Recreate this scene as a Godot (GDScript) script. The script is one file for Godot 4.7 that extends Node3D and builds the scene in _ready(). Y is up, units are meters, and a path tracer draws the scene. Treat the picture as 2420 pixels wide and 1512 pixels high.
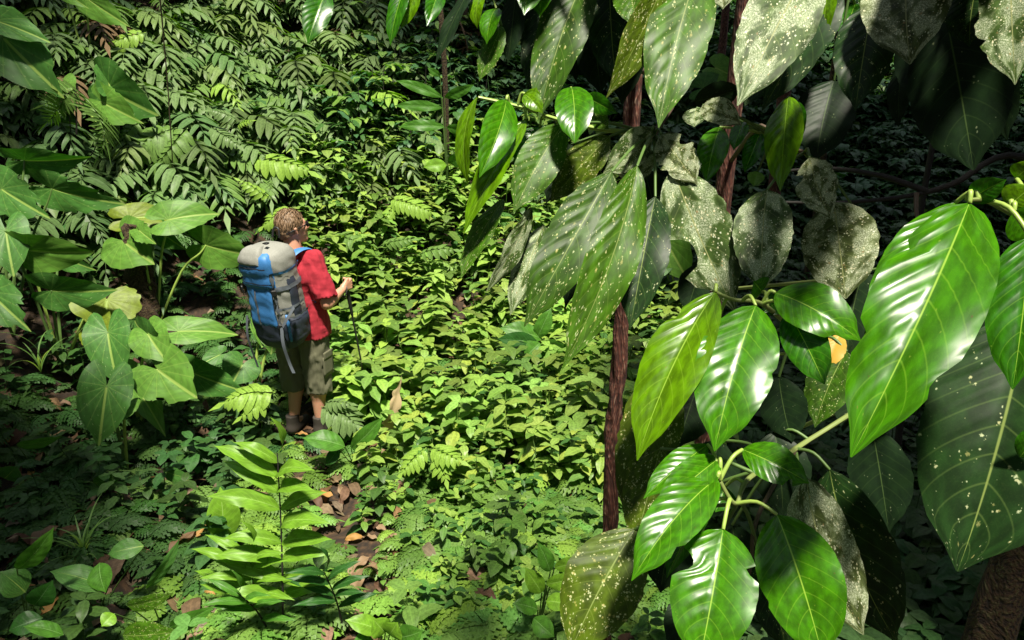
extends Node3D
# A hiker on a jungle slope, seen past the leaves of a tree close to the camera.

const EYE := Vector3(0, 2.745, 0)
const PITCH := 20.0
const FOV := 50.0
var rng := RandomNumberGenerator.new()
var bumps := FastNoiseLite.new()
var fine := FastNoiseLite.new()
var mats := {}
var taken := {}

# ---------------------------------------------------------------- places
func at(px: float, py: float, depth: float) -> Vector3:
	var k := tan(deg_to_rad(FOV / 2))
	var u := (px / 2419.0 - 0.5) * 2.0 * k * 1.6
	var v := (0.5 - py / 1512.0) * 2.0 * k
	var a := deg_to_rad(PITCH)
	var up := Vector3(0, cos(a), -sin(a))
	var fwd := Vector3(0, -sin(a), -cos(a))
	return EYE + depth * (Vector3.RIGHT * u + up * v + fwd)

func soft(x: float) -> float:
	return x if x > 12.0 else log(1.0 + exp(x))

func hgt(x: float, z: float) -> float:
	var s := -z
	var s0 := 6.6 + 0.42 * clampf(x, -5.0, 5.0)
	var h := 0.66 * 0.5 * soft((s - s0) / 0.5)
	h += 0.34 * 0.5 * soft((-x - 2.9) / 0.5) * smoothstep(0.5, 3.0, s)
	h += 0.48 * 0.4 * soft((2.2 - s) / 0.4)
	h += 0.10 * bumps.get_noise_2d(x * 40.0, z * 40.0) + 0.28 * bumps.get_noise_2d(x * 11.0 + 70, z * 11.0) * smoothstep(5.0, 8.0, s)
	return h

func ground_at(px: float, py: float) -> Vector3:
	var d := (at(px, py, 1.0) - EYE)
	var t := 1.2
	while t < 40.0:
		var p := EYE + d * t
		if p.y < hgt(p.x, p.z):
			return Vector3(p.x, hgt(p.x, p.z), p.z)
		t += 0.03
	return EYE + d * 40.0

func on_ground(x: float, z: float) -> Vector3:
	return Vector3(x, hgt(x, z), z)

# ---------------------------------------------------------------- materials
func col(r: float, g: float, b: float) -> Color:
	return Color(r, g, b).linear_to_srgb()

func mat(called: String, c: Color, rough := 0.7, more := {}) -> StandardMaterial3D:
	var m := StandardMaterial3D.new()
	m.resource_name = called
	m.albedo_color = c
	m.roughness = rough
	m.cull_mode = BaseMaterial3D.CULL_DISABLED
	for k in more:
		m.set(k, more[k])
	mats[called] = m
	return m

func leafy(called: String, c: Color, rough: float, through := Color(0.66, 0.8, 0.3), more := {}) -> StandardMaterial3D:
	var m := mat(called, c, rough, more)
	m.backlight_enabled = true
	m.backlight = through
	return m

# ---------------------------------------------------------------- nodes
func numbered(called: String) -> String:
	var n: int = taken.get(called, 0)
	taken[called] = n + 1
	return called if n == 0 else "%s_%03d" % [called, n]

func tag(o: Node, label: String, category: String, group := "", kind := "") -> void:
	if label: o.set_meta("label", label)
	if category: o.set_meta("category", category)
	if group: o.set_meta("group", group)
	if kind: o.set_meta("kind", kind)

func thing(called: String, label: String, category: String, pos: Vector3, group := "") -> Node3D:
	var o := Node3D.new()
	o.name = numbered(called)
	o.position = pos
	tag(o, label, category, group)
	add_child(o)
	return o

func part(called: String, mesh: Mesh, m: Material, parent: Node, t := Transform3D()) -> MeshInstance3D:
	var o := MeshInstance3D.new()
	o.name = called if parent != self else numbered(called)
	o.mesh = mesh
	if m: o.material_override = m
	o.transform = t
	parent.add_child(o, true)
	return o

func local(o: Node3D, t: Transform3D) -> Transform3D:
	return o.transform.affine_inverse() * t

# ---------------------------------------------------------------- mesh builders
func built(v: PackedVector3Array, uv: PackedVector2Array, idx: PackedInt32Array, colors := PackedColorArray()) -> ArrayMesh:
	var n := PackedVector3Array()
	n.resize(v.size())
	for i in range(0, idx.size(), 3):
		var a := v[idx[i]]
		var f := (v[idx[i + 2]] - a).cross(v[idx[i + 1]] - a)
		for k in 3:
			n[idx[i + k]] += f
	for i in n.size():
		n[i] = n[i].normalized() if n[i].length_squared() > 1e-20 else Vector3.UP
	var arr := []
	arr.resize(Mesh.ARRAY_MAX)
	arr[Mesh.ARRAY_VERTEX] = v
	arr[Mesh.ARRAY_NORMAL] = n
	if uv.size(): arr[Mesh.ARRAY_TEX_UV] = uv
	if colors.size(): arr[Mesh.ARRAY_COLOR] = colors
	arr[Mesh.ARRAY_INDEX] = idx
	var m := ArrayMesh.new()
	m.add_surface_from_arrays(Mesh.PRIMITIVE_TRIANGLES, arr)
	return m

func grid_index(rows: int, cols: int, first := 0) -> PackedInt32Array:
	var idx := PackedInt32Array()
	for i in rows - 1:
		for j in cols - 1:
			var a := first + i * cols + j
			idx.append_array([a, a + 1, a + cols, a + 1, a + cols + 1, a + cols])
	return idx

# A leaf along +Z with its face to +Y. L, W in metres. UV.x runs across, UV.y from base to tip.
func leaf(L: float, W: float, o := {}) -> ArrayMesh:
	var nl: int = o.get("nl", 20)
	var nw: int = o.get("nw", 5)
	var peak: float = o.get("peak", 0.45)
	var full: float = o.get("full", 0.85)
	var curl: float = o.get("curl", 0.5)
	var fold: float = o.get("fold", 0.3)
	var wave: float = o.get("wave", 0.02)
	var veins: float = o.get("veins", 9.0)
	var deep: float = o.get("deep", 0.012)
	var twist: float = o.get("twist", 0.0)
	var ragged: float = o.get("ragged", 0.0)
	var bites: Array = o.get("bites", [])
	var ph: float = o.get("phase", 0.0)
	var side: float = o.get("side", 0.0)
	var v := PackedVector3Array()
	var uv := PackedVector2Array()
	var a := log(0.5) / log(peak)
	var y := 0.0
	var z := 0.0
	var path := []
	for i in nl + 1:
		var t := float(i) / nl
		path.append(Vector3(0, y, z))
		var f := curl * (t - 0.35)
		y -= sin(f) * L / nl
		z += cos(f) * L / nl
	var chord: Vector3 = path[nl]
	var turn := Basis(Vector3.RIGHT, atan2(chord.y, chord.z))
	var fit := L / chord.length()
	for i in nl + 1:
		var t := float(i) / nl
		var hw := W * 0.5 * pow(maxf(sin(PI * pow(clampf(t, 0.0, 1.0), a)), 0.0), full)
		if t > 0.82:
			hw *= lerpf(1.0, 0.55, smoothstep(0.82, 0.97, t))
		if i == 0 or i == nl: hw = W * 0.008
		var tw := twist * t
		for j in range(-nw, nw + 1):
			var s := float(j) / nw
			var w := hw
			if ragged > 0.0:
				w *= 1.0 - ragged * absf(fine.get_noise_2d(t * 900.0 + ph * 50.0, signf(s) * 40.0 + ph * 9.0)) * 1.6
			for b in bites:
				if signf(s) == b[1]:
					var q: float = (t - b[0]) / b[3]
					if absf(q) < 1.0:
						w *= 1.0 - b[2] * sqrt(1.0 - q * q) * (0.9 + 0.25 * fine.get_noise_2d(t * 2200.0, 3.0))
			var f := fold * (1.0 - 0.55 * absf(s))
			var x := s * w * cos(f)
			var yy := absf(s) * w * sin(f)
			var q2 := veins * (t - 0.24 * pow(absf(s), 1.25))
			yy += deep * L * (absf(sin(PI * q2)) - 0.5) * clampf(absf(s) * (1.08 - absf(s)) * 4.0, 0.0, 1.0) * minf(1.0, hw / (W * 0.3))
			yy += wave * L * s * s * sin(t * 13.0 + ph + (1.7 if s > 0 else 0.0)) * minf(1.0, hw / (W * 0.3))
			var p: Vector3 = path[i] * fit
			p = turn * p
			var off := Vector3(x + side * L * t * (1.0 - t) * 4.0, yy, 0).rotated(Vector3.BACK, tw)
			v.append(p + off)
			uv.append(Vector2(0.5 + 0.5 * s * w / maxf(hw, 1e-6) * (1.0 if fmod(absf(ph), 2.0) < 1.0 else -1.0), t))
	return built(v, uv, grid_index(nl + 1, 2 * nw + 1))

# A heart-shaped leaf: the stalk joins at the origin, the tip lies at +Z * L.
func heart(L: float, W: float, o := {}) -> ArrayMesh:
	var nr: int = o.get("nr", 9)
	var na: int = o.get("na", 44)
	var droop: float = o.get("droop", 0.25)
	var fold: float = o.get("fold", 0.25)
	var deep: float = o.get("deep", 0.010)
	var ph: float = o.get("phase", 0.0)
	var ragged: float = o.get("ragged", 0.0)
	var bites: Array = o.get("bites", [])
	var v := PackedVector3Array()
	var uv := PackedVector2Array()
	var most := deg_to_rad(164.0)
	var keys := [[0.0, 1.0], [0.10, 0.90], [0.30, 0.80], [0.7, 0.70], [1.1, 0.62], [1.57, 0.57], [2.0, 0.56], [2.35, 0.56], [2.62, 0.52], [2.87, 0.34]]
	for i in nr + 1:
		var r := float(i) / nr
		for j in na + 1:
			var q := float(j) / na * 2.0 - 1.0
			var f := signf(q) * pow(absf(q), 1.12) * most
			var R := 0.3
			for k in keys.size() - 1:
				if absf(f) >= keys[k][0] and absf(f) <= keys[k + 1][0] + 1e-4:
					R = lerpf(keys[k][1], keys[k + 1][1], (absf(f) - keys[k][0]) / (keys[k + 1][0] - keys[k][0]))
			var rr := R * r
			if i == nr:
				rr *= 1.0 - ragged * maxf(0.0, fine.get_noise_2d(f * 300.0 + ph * 31.0, ph * 77.0)) * 0.9
				for b in bites:
					var d: float = absf(f - b[0]) / b[1]
					if d < 1.0: rr *= 1.0 - b[2] * sqrt(1.0 - d * d)
			var x := sin(f) * rr * W / 1.14
			var z := cos(f) * rr * L
			var y := fold * absf(x) - droop * (z * z / L + 0.7 * x * x / L) * signf(1.0)
			y += deep * L * absf(sin(f * 7.5 + 0.3)) * clampf(r * 1.6, 0.0, 1.0) * (1.0 if absf(f) > 0.1 else 0.0)
			y += 0.03 * L * r * r * r * sin(f * 5.0 + ph)
			v.append(Vector3(x, y, z))
			uv.append(Vector2(0.5 + 0.5 * f / most, r))
	return built(v, uv, grid_index(nr + 1, na + 1))

func tube(points: Array, radii: Array, sides := 7, lump := 0.0) -> ArrayMesh:
	var v := PackedVector3Array()
	var uv := PackedVector2Array()
	var n := points.size()
	var side := Vector3.RIGHT
	var far := 0.0
	for i in n:
		var d: Vector3 = (points[mini(i + 1, n - 1)] - points[maxi(i - 1, 0)]).normalized()
		if absf(d.dot(side)) > 0.95: side = Vector3.BACK if absf(d.z) < 0.9 else Vector3.UP
		side = (side - d * side.dot(d)).normalized()
		var b := d.cross(side)
		if i: far += (points[i] - points[i - 1]).length()
		for j in sides + 1:
			var f := TAU * float(j % sides) / sides
			var r: float = radii[i] if radii.size() > 1 else radii[0]
			r *= 1.0 + lump * fine.get_noise_2d(cos(f) * 60.0 + far * 300.0, sin(f) * 60.0 + 17.0)
			v.append(points[i] + (side * cos(f) + b * sin(f)) * r)
			uv.append(Vector2(float(j) / sides, far))
	var idx := PackedInt32Array()
	var c := sides + 1
	for i in n - 1:
		for j in sides:
			var a := i * c + j
			idx.append_array([a, a + c, a + 1, a + 1, a + c, a + c + 1])
	for e in [0, n - 1]:
		var mid := v.size()
		v.append(points[e])
		uv.append(Vector2(0.5, 0))
		for j in sides:
			var a: int = e * c + j
			idx.append_array([mid, a, a + 1] if e == 0 else [mid, a + 1, a])
	return built(v, uv, idx)

func curve(pts: Array, steps := 6) -> Array:
	var out := []
	for i in pts.size() - 1:
		var p0: Vector3 = pts[maxi(i - 1, 0)]
		var p3: Vector3 = pts[mini(i + 2, pts.size() - 1)]
		for k in steps:
			var t := float(k) / steps
			var a: Vector3 = pts[i]
			out.append(a.cubic_interpolate(pts[i + 1], p0, p3, t))
	out.append(pts[-1])
	return out

func taper(n: int, a: float, b: float) -> Array:
	var out := []
	for i in n: out.append(lerpf(a, b, float(i) / maxi(1, n - 1)))
	return out

# One frond, one joined surface: a stalk, then lobes left and right along the rib; leaf-like lobes or toothed ones.
func frond(L: float, pairs: int, lobe: float, width: float, o := {}) -> ArrayMesh:
	var rise: float = o.get("rise", 0.35)
	var drop: float = o.get("drop", 0.75)
	var hang: float = o.get("hang", 0.5)
	var sweep: float = o.get("sweep", 0.5)
	var stalk: float = o.get("stalk", 0.25)
	var teeth: float = o.get("teeth", 0.0)
	var join: float = o.get("join", 1.0)
	var steps: int = o.get("steps", 5)
	var sd: int = o.get("seed", 1)
	var r := RandomNumberGenerator.new()
	r.seed = sd
	var v := PackedVector3Array()
	var uv := PackedVector2Array()
	var idx := PackedInt32Array()
	var spine := func(t: float) -> Vector3:
		return Vector3(0.04 * L * sin(t * 3.0 + sd), L * (rise * t - drop * t * t), L * t * (1.0 - 0.12 * t))
	var total := 2 * pairs + 1
	# stalk
	for i in 3:
		var p: Vector3 = spine.call(stalk * i / 3.0)
		for x in [-1, 1]:
			v.append(p + Vector3(x * 0.0035, 0, 0))
			uv.append(Vector2(0.5, 0))
		if i: idx.append_array([2 * i - 2, 2 * i - 1, 2 * i, 2 * i - 1, 2 * i + 1, 2 * i])
	var c0 := v.size()
	for i in total:
		v.append(spine.call(stalk + (1.0 - stalk) * i / float(total)))
		uv.append(Vector2(0.5, 0.0))
	idx.append_array([4, 5, c0])
	for i in pairs:
		var t := (2 * i + 1.0) / total
		var size := lobe * pow(maxf(sin(PI * pow(clampf(t * 0.93 + 0.09, 0, 1), 0.75)), 0.0), 0.6) * r.randf_range(0.85, 1.12)
		var along: Vector3 = ((v[c0 + 2 * i + 2]) - v[c0 + 2 * i]).normalized()
		for sgn in [-1.0, 1.0]:
			var dirn := (Vector3(sgn, 0, 0) + along * (sweep + 0.9 * t * t) + Vector3(0, r.randf_range(-0.1, 0.15), 0)).normalized()
			var cur: Vector3 = v[c0 + 2 * i + 1]
			var base := -1
			for k in range(1, steps + 1):
				var q := float(k) / steps
				dirn = (dirn + Vector3(0, -hang * r.randf_range(0.6, 1.4) / steps, 0)).normalized()
				cur += dirn * size / steps
				var up: Vector3 = along.cross(dirn) * sgn
				var across := (along - dirn * along.dot(dirn)).normalized()
				var hw := width * 0.5 * size / lobe * pow(sin(PI * pow(clampf(q * 0.86 + 0.14, 0.0, 1.0), 0.95)), 0.6) * (1.0 + 0.12 * r.randf_range(-1, 1))
				if k == steps: hw = 0.0008
				if teeth > 0.0 and k < steps: hw *= (1.0 - teeth) if k % 2 == 0 else 1.0 + 0.3 * teeth
				var b := v.size()
				v.append(cur - across * hw + up * hw * 0.25)
				v.append(cur)
				v.append(cur + across * hw + up * hw * 0.25)
				uv.append(Vector2(0.0, q)); uv.append(Vector2(0.5, q)); uv.append(Vector2(1.0, q))
				if base < 0:
					var c := c0 + 2 * i
					if join > 0.5: idx.append_array([c, c + 1, b, c + 1, b + 1, b, c + 1, c + 2, b + 1, c + 2, b + 2, b + 1])
					else: idx.append_array([c + 1, b + 1, b, c + 1, b + 2, b + 1])
				else:
					idx.append_array([base, base + 1, b, base + 1, b + 1, b, base + 1, base + 2, b + 1, base + 2, b + 2, b + 1])
				base = b
		if join < 0.5:   # the rib between free leaflets
			for k in 2:
				var c := c0 + 2 * i + k
				var b := v.size()
				v.append(v[c] + Vector3(0.003, -0.002, 0)); uv.append(Vector2(0.5, 0))
				v.append(v[c + 1] + Vector3(0.003, -0.002, 0)); uv.append(Vector2(0.5, 0))
				idx.append_array([c, c + 1, b, c + 1, b + 1, b])
	# end lobe
	var e := c0 + total - 1
	var b2 := v.size()
	var tipd: Vector3 = (v[e] - v[e - 2]).normalized()
	v.append(v[e] + tipd * lobe * 0.3 + Vector3(-width * 0.35, 0, 0)); v.append(v[e] + tipd * lobe * 0.3 + Vector3(width * 0.35, 0, 0)); v.append(v[e] + tipd * lobe * 0.85)
	for k in 3: uv.append(Vector2(0.5 * k, 0.7))
	idx.append_array([e, b2, b2 + 1, b2, b2 + 2, b2 + 1])
	return built(v, uv, idx)

func merged(pieces: Array) -> ArrayMesh:
	var st := SurfaceTool.new()
	for p in pieces:
		st.append_from(p[1], 0, p[2])
	return st.commit()

func aimed(dir: Vector3, up := Vector3.UP) -> Basis:
	var z := dir.normalized()
	if absf(z.dot(up)) > 0.98: up = Vector3.RIGHT
	var x := up.cross(z).normalized()
	return Basis(x, z.cross(x), z)

# ---------------------------------------------------------------- leaf pictures: veins, mottling, spots of lichen
func leaf_image(w: int, h: int, base: Color, dark: Color, rib: Color, veins: float, spots: Array, sd: int, film := 0.0, film_color := Color.WHITE) -> ImageTexture:
	var im := Image.create(w, h, false, Image.FORMAT_RGB8)
	var n := FastNoiseLite.new()
	n.seed = sd
	n.frequency = 0.02
	n.fractal_octaves = 4
	var n2 := FastNoiseLite.new()
	n2.seed = sd + 9
	n2.frequency = 0.011
	n2.fractal_octaves = 5
	var r := RandomNumberGenerator.new()
	r.seed = sd
	for y in h:
		var t := float(y) / h
		for x in w:
			var s := 2.0 * x / w - 1.0
			var a := absf(s)
			var c := base.lerp(dark, clampf(0.5 + 1.1 * n.get_noise_2d(x, y * 0.6), 0.0, 1.0))
			var q := veins * (t - 0.24 * pow(a, 1.25))
			var d := absf(q - roundf(q)) / veins
			c = c.lerp(rib, 0.42 * smoothstep(0.007, 0.001, d) * (1.0 - 0.6 * a))
			# the fine net between the side veins
			var net_u := absf(sin(q * 19.0 + 2.5 * n.get_noise_2d(x * 3.0, y * 3.0)))
			var net_v := absf(sin(a * 26.0 + q * 5.0 + 3.0 * n.get_noise_2d(x * 3.0 + 90.0, y * 3.0)))
			c = c.lerp(rib, 0.10 * maxf(smoothstep(0.16, 0.02, net_u), smoothstep(0.16, 0.02, net_v)))
			if film > 0.0:
				var f := smoothstep(0.02, 0.5, n2.get_noise_2d(x, y * 0.7) + film - 0.5)
				var speck := smoothstep(-0.25, 0.45, n.get_noise_2d(x * 9.0, y * 6.0))
				c = c.lerp(film_color, f * (0.35 + 0.5 * speck))
			c = c.lerp(rib, smoothstep(0.034 - 0.018 * t, 0.012 - 0.006 * t, a))
			im.set_pixel(x, y, c)
	for sp in spots:   # [how many, least and greatest radius, colour, strength]
		for i in int(sp[0]):
			var cx := r.randf() * w
			var cy := r.randf() * h
			if n2.get_noise_2d(cx * 2.0, cy * 1.4) * 2.2 + 0.25 < r.randf() * 0.7: continue
			var rad: float = lerpf(sp[1], sp[2], pow(r.randf(), 2.5))
			var c: Color = (sp[3] as Color).lerp(Color(0.75, 0.66, 0.42), r.randf() * 0.45)
			for y in range(maxi(0, int(cy - rad * 1.5)), mini(h, int(cy + rad * 1.5) + 2)):
				for x in range(maxi(0, int(cx - rad * 1.5)), mini(w, int(cx + rad * 1.5) + 2)):
					var d := Vector2(x - cx, (y - cy) * 0.85).length() / rad + 0.7 * n.get_noise_2d(x * 12.0, y * 12.0)
					if d < 1.0:
						im.set_pixel(x, y, im.get_pixel(x, y).lerp(c, sp[4] * smoothstep(1.0, 0.55, d)))
	return ImageTexture.create_from_image(im)

func heart_image(base: Color, dark: Color, rib: Color, spots: int, sd: int) -> ImageTexture:
	var w := 512
	var h := 256
	var im := Image.create(w, h, false, Image.FORMAT_RGB8)
	var n := FastNoiseLite.new()
	n.seed = sd
	n.frequency = 0.02
	n.fractal_octaves = 4
	var most := deg_to_rad(164.0)
	for y in h:
		var r := float(y) / h
		for x in w:
			var f := (2.0 * x / w - 1.0) * most
			var c := base.lerp(dark, clampf(0.5 + 1.2 * n.get_noise_2d(x, y), 0.0, 1.0))
			var q := (absf(f) * 7.5 + 0.3) / PI
			var d := absf(q - roundf(q)) * r
			c = c.lerp(rib, 0.3 * smoothstep(0.05, 0.012, d))
			c = c.lerp(rib, 0.85 * smoothstep(0.040, 0.018, absf(f) * maxf(r, 0.05)))
			im.set_pixel(x, y, c)
	var rr := RandomNumberGenerator.new()
	rr.seed = sd
	for i in spots:
		var c := Vector2(rr.randf() * w, 30 + rr.randf() * (h - 30))
		var rad := rr.randf_range(0.8, 2.6)
		var tint: Color = [Color(0.62, 0.66, 0.5), Color(0.15, 0.12, 0.06)][0 if rr.randf() < 0.8 else 1]
		for y in range(int(c.y - rad), int(c.y + rad) + 1):
			for x in range(int(c.x - rad), int(c.x + rad) + 1):
				if x >= 0 and x < w and y >= 0 and y < h and Vector2(x, y).distance_to(c) < rad:
					im.set_pixel(x, y, im.get_pixel(x, y).lerp(tint, 0.6))
	return ImageTexture.create_from_image(im)

# Mottled stuff that repeats: soil, bark, cloth. ramp: [[position, colour] ...]
func mottled(size: int, freq: float, oct: int, ramp: Array, sd: int, stretch := 1.0) -> ImageTexture:
	var n := FastNoiseLite.new()
	n.seed = sd
	n.frequency = freq
	n.fractal_octaves = oct
	var im := Image.create(size, size, false, Image.FORMAT_RGB8)
	var g := Gradient.new()
	g.offsets = PackedFloat32Array(ramp.map(func(a): return a[0]))
	g.colors = PackedColorArray(ramp.map(func(a): return a[1]))
	for y in size:
		for x in size:
			# wrapped on a torus so that the picture tiles
			var a := TAU * x / size
			var b := TAU * y / size
			var q := n.get_noise_3d(cos(a) * size / TAU, sin(a) * size / TAU + cos(b) * size / TAU * stretch, sin(b) * size / TAU * stretch)
			im.set_pixel(x, y, g.sample(clampf(0.5 + q * 0.9, 0.0, 1.0)))
	return ImageTexture.create_from_image(im)

# pale veins over a mottled ground, in grey: multiplied with the colour of each small plant
func vein_image() -> ImageTexture:
	var im := Image.create(96, 192, false, Image.FORMAT_RGB8)
	var n := FastNoiseLite.new()
	n.seed = 77
	n.frequency = 0.03
	n.fractal_octaves = 3
	for y in 192:
		for x in 96:
			var s := absf(2.0 * x / 96 - 1.0)
			var t := y / 192.0
			var g := 0.93 + 0.14 * n.get_noise_2d(x, y)
			var q := 11.0 * (t - 0.2 * s)
			g -= 0.07 * smoothstep(0.12, 0.02, absf(q - roundf(q)))
			g -= 0.12 * smoothstep(0.05, 0.01, absf(s - 0.46))
			g = lerpf(g, 1.0, smoothstep(0.09, 0.03, s))
			im.set_pixel(x, y, Color(minf(g, 1.0), minf(g, 1.0), minf(g, 1.0)))
	return ImageTexture.create_from_image(im)

func make_materials() -> void:
	var white := Color.WHITE
	# young leaves of the near tree: two tones; a waxy skin
	for k in 3:
		var b: Color = [Color(0.255, 0.50, 0.03), Color(0.37, 0.55, 0.03), Color(0.19, 0.43, 0.045)][k]
		var m := leafy("young_leaf_%d" % k, white, 0.27, Color(0.72, 0.86, 0.22), {"metallic_specular": 0.40})
		m.albedo_texture = leaf_image(256, 512, b, b.darkened(0.27), Color(0.56, 0.70, 0.25), 9.0, [[70, 0.7, 3.0, Color(0.50, 0.60, 0.22), 0.5], [22, 0.8, 3.4, Color(0.28, 0.22, 0.08), 0.7]], 40 + k)
	# old leaves, dark, with spots of lichen
	var pale := Color(0.72, 0.75, 0.62)
	for k in 4:
		var b: Color = [Color(0.20, 0.33, 0.06), Color(0.25, 0.40, 0.075), Color(0.12, 0.225, 0.09), Color(0.28, 0.36, 0.065)][k]
		var m := leafy("old_leaf_%d" % k, white, 0.40, Color(0.5, 0.62, 0.22), {"metallic_specular": 0.26})
		m.albedo_texture = leaf_image(256, 512, b, b.darkened(0.3), Color(0.44, 0.5, 0.26), 9.0,
			[[[900, 1100, 420, 1700][k], 0.7, 4.4, pale, 0.85], [[90, 100, 40, 260][k], 2.0, 6.5, Color(0.66, 0.62, 0.40), 0.6]], 60 + k)
	# old leaves under a crust of lichen
	for k in 2:
		var b: Color = [Color(0.23, 0.32, 0.13), Color(0.27, 0.32, 0.16)][k]
		var m := leafy("crusted_leaf_%d" % k, white, 0.50, Color(0.45, 0.52, 0.25), {"metallic_specular": 0.28})
		m.albedo_texture = leaf_image(256, 512, b, b.darkened(0.3), Color(0.52, 0.54, 0.36), 9.0,
			[[1500, 0.7, 4.2, Color(0.84, 0.86, 0.78), 0.9], [70, 2.0, 6.0, Color(0.5, 0.38, 0.24), 0.6]], 80 + k, 0.78, Color(0.75, 0.78, 0.68))
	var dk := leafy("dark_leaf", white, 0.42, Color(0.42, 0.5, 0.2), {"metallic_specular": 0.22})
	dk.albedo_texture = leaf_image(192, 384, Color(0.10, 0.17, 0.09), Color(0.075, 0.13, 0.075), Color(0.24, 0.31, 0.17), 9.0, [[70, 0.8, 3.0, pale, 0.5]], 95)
	# heart-shaped leaves
	for k in 3:
		var b: Color = [Color(0.36, 0.53, 0.20), Color(0.27, 0.45, 0.19), Color(0.43, 0.50, 0.14)][k]
		var m := leafy("heart_leaf_%d" % k, white, 0.48, Color(0.55, 0.72, 0.3))
		m.albedo_texture = heart_image(b, b.darkened(0.14), Color(0.55, 0.64, 0.32), [40, 160, 90][k], 20 + k)
	# small plants
	leafy("herb_bright", col(0.25, 0.385, 0.072), 0.38)
	leafy("herb_mid", col(0.155, 0.285, 0.05), 0.38)
	leafy("herb_yellow", col(0.31, 0.41, 0.065), 0.48)
	for k in 3:
		var b: Color = [Color(0.44, 0.62, 0.17), Color(0.29, 0.49, 0.15), Color(0.18, 0.36, 0.13)][k]
		var m := leafy(["ribbed_bright", "ribbed_mid", "ribbed_deep"][k], white, 0.42)
		m.albedo_texture = leaf_image(160, 320, b, b.darkened(0.18), b.lightened(0.28), 12.0, [[40, 0.8, 2.4, Color(0.45, 0.5, 0.25), 0.5]], 120 + k)
	leafy("herb_deep", col(0.055, 0.145, 0.032), 0.42)
	leafy("herb_blue", col(0.062, 0.16, 0.062), 0.42)
	leafy("fern_dusty", col(0.155, 0.25, 0.085), 0.42)
	leafy("fern_green", col(0.14, 0.255, 0.055), 0.48)
	leafy("fern_bright", col(0.25, 0.42, 0.06), 0.45)
	leafy("fern_deep", col(0.05, 0.115, 0.032), 0.5)
	leafy("fern_brown", col(0.15, 0.10, 0.05), 0.8, Color(0.5, 0.4, 0.25))
	leafy("grass_blade", col(0.10, 0.20, 0.045), 0.45)
	leafy("tinted", white, 0.46, Color(0.66, 0.8, 0.3), {"vertex_color_use_as_albedo": true})
	leafy("tinted_dry", white, 0.75, Color(0.5, 0.4, 0.25), {"vertex_color_use_as_albedo": true})
	leafy("yellow_leaf", col(0.5, 0.30, 0.03), 0.5, Color(0.8, 0.6, 0.2))
	for k in mats:   # small leaves are less waxy than the tree's
		if k.begins_with("herb") or k.begins_with("fern") or k.begins_with("heart") or k.begins_with("ribbed") or k.begins_with("tinted"): mats[k].metallic_specular = 0.34
	var veined := vein_image()
	for k in ["herb_bright", "herb_mid", "herb_yellow", "herb_deep", "herb_blue", "fern_dusty", "fern_green", "fern_bright", "fern_deep", "fern_brown", "tinted", "tinted_dry", "dry_leaf_"]:
		if mats.has(k): mats[k].albedo_texture = veined
	leafy("tan_leaf", col(0.42, 0.32, 0.18), 0.75, Color(0.6, 0.5, 0.3))
	mat("stem_green", col(0.075, 0.14, 0.03), 0.5)
	mat("stem_pale", col(0.25, 0.36, 0.07), 0.4)
	mat("stem_young", col(0.155, 0.20, 0.055), 0.5)
	mat("stem_brown", col(0.075, 0.05, 0.03), 0.75)
	mat("stem_dark", col(0.012, 0.010, 0.008), 0.85)
	for k in 4:
		leafy("dry_leaf_%d" % k, [col(0.12, 0.068, 0.034), col(0.20, 0.13, 0.072), col(0.075, 0.036, 0.02), col(0.30, 0.16, 0.04)][k], 0.7, Color(0.5, 0.4, 0.25))
	var soil := mat("soil", white, 0.95, {"uv1_triplanar": true, "uv1_world_triplanar": true, "uv1_scale": Vector3.ONE * 0.9})
	soil.albedo_texture = mottled(384, 0.05, 5, [[0.0, Color(0.08, 0.06, 0.04)], [0.4, Color(0.145, 0.105, 0.07)], [0.62, Color(0.20, 0.145, 0.09)], [1.0, Color(0.31, 0.23, 0.15)]], 3)
	soil.heightmap_enabled = true
	soil.heightmap_texture = soil.albedo_texture
	soil.heightmap_scale = 3.0
	var bark := mat("bark", white, 0.85, {"uv1_triplanar": true, "uv1_scale": Vector3(9, 1.6, 9)})
	bark.albedo_texture = mottled(256, 0.05, 5, [[0.0, Color(0.10, 0.05, 0.035)], [0.45, Color(0.25, 0.12, 0.085)], [0.62, Color(0.34, 0.17, 0.12)], [0.78, Color(0.45, 0.30, 0.24)], [1.0, Color(0.6, 0.54, 0.46)]], 5)
	bark.heightmap_enabled = true
	bark.heightmap_texture = bark.albedo_texture
	bark.heightmap_scale = 1.2
	var moss := mat("mossy_bark", white, 0.95, {"uv1_triplanar": true, "uv1_scale": Vector3(4, 3, 4)})
	moss.albedo_texture = mottled(256, 0.06, 5, [[0.0, Color(0.06, 0.05, 0.035)], [0.45, Color(0.19, 0.125, 0.075)], [0.62, Color(0.28, 0.19, 0.11)], [0.75, Color(0.23, 0.24, 0.11)], [1.0, Color(0.40, 0.35, 0.26)]], 8)
	moss.heightmap_enabled = true
	moss.heightmap_texture = moss.albedo_texture
	moss.heightmap_scale = 3.0

# ---------------------------------------------------------------- plants: lists of [name, mesh, transform, material or ""]
var small := []      # shared unit leaves, one metre long, scaled where they grow
var slim := []
var stems := []
var frond_kinds := {}

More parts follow.
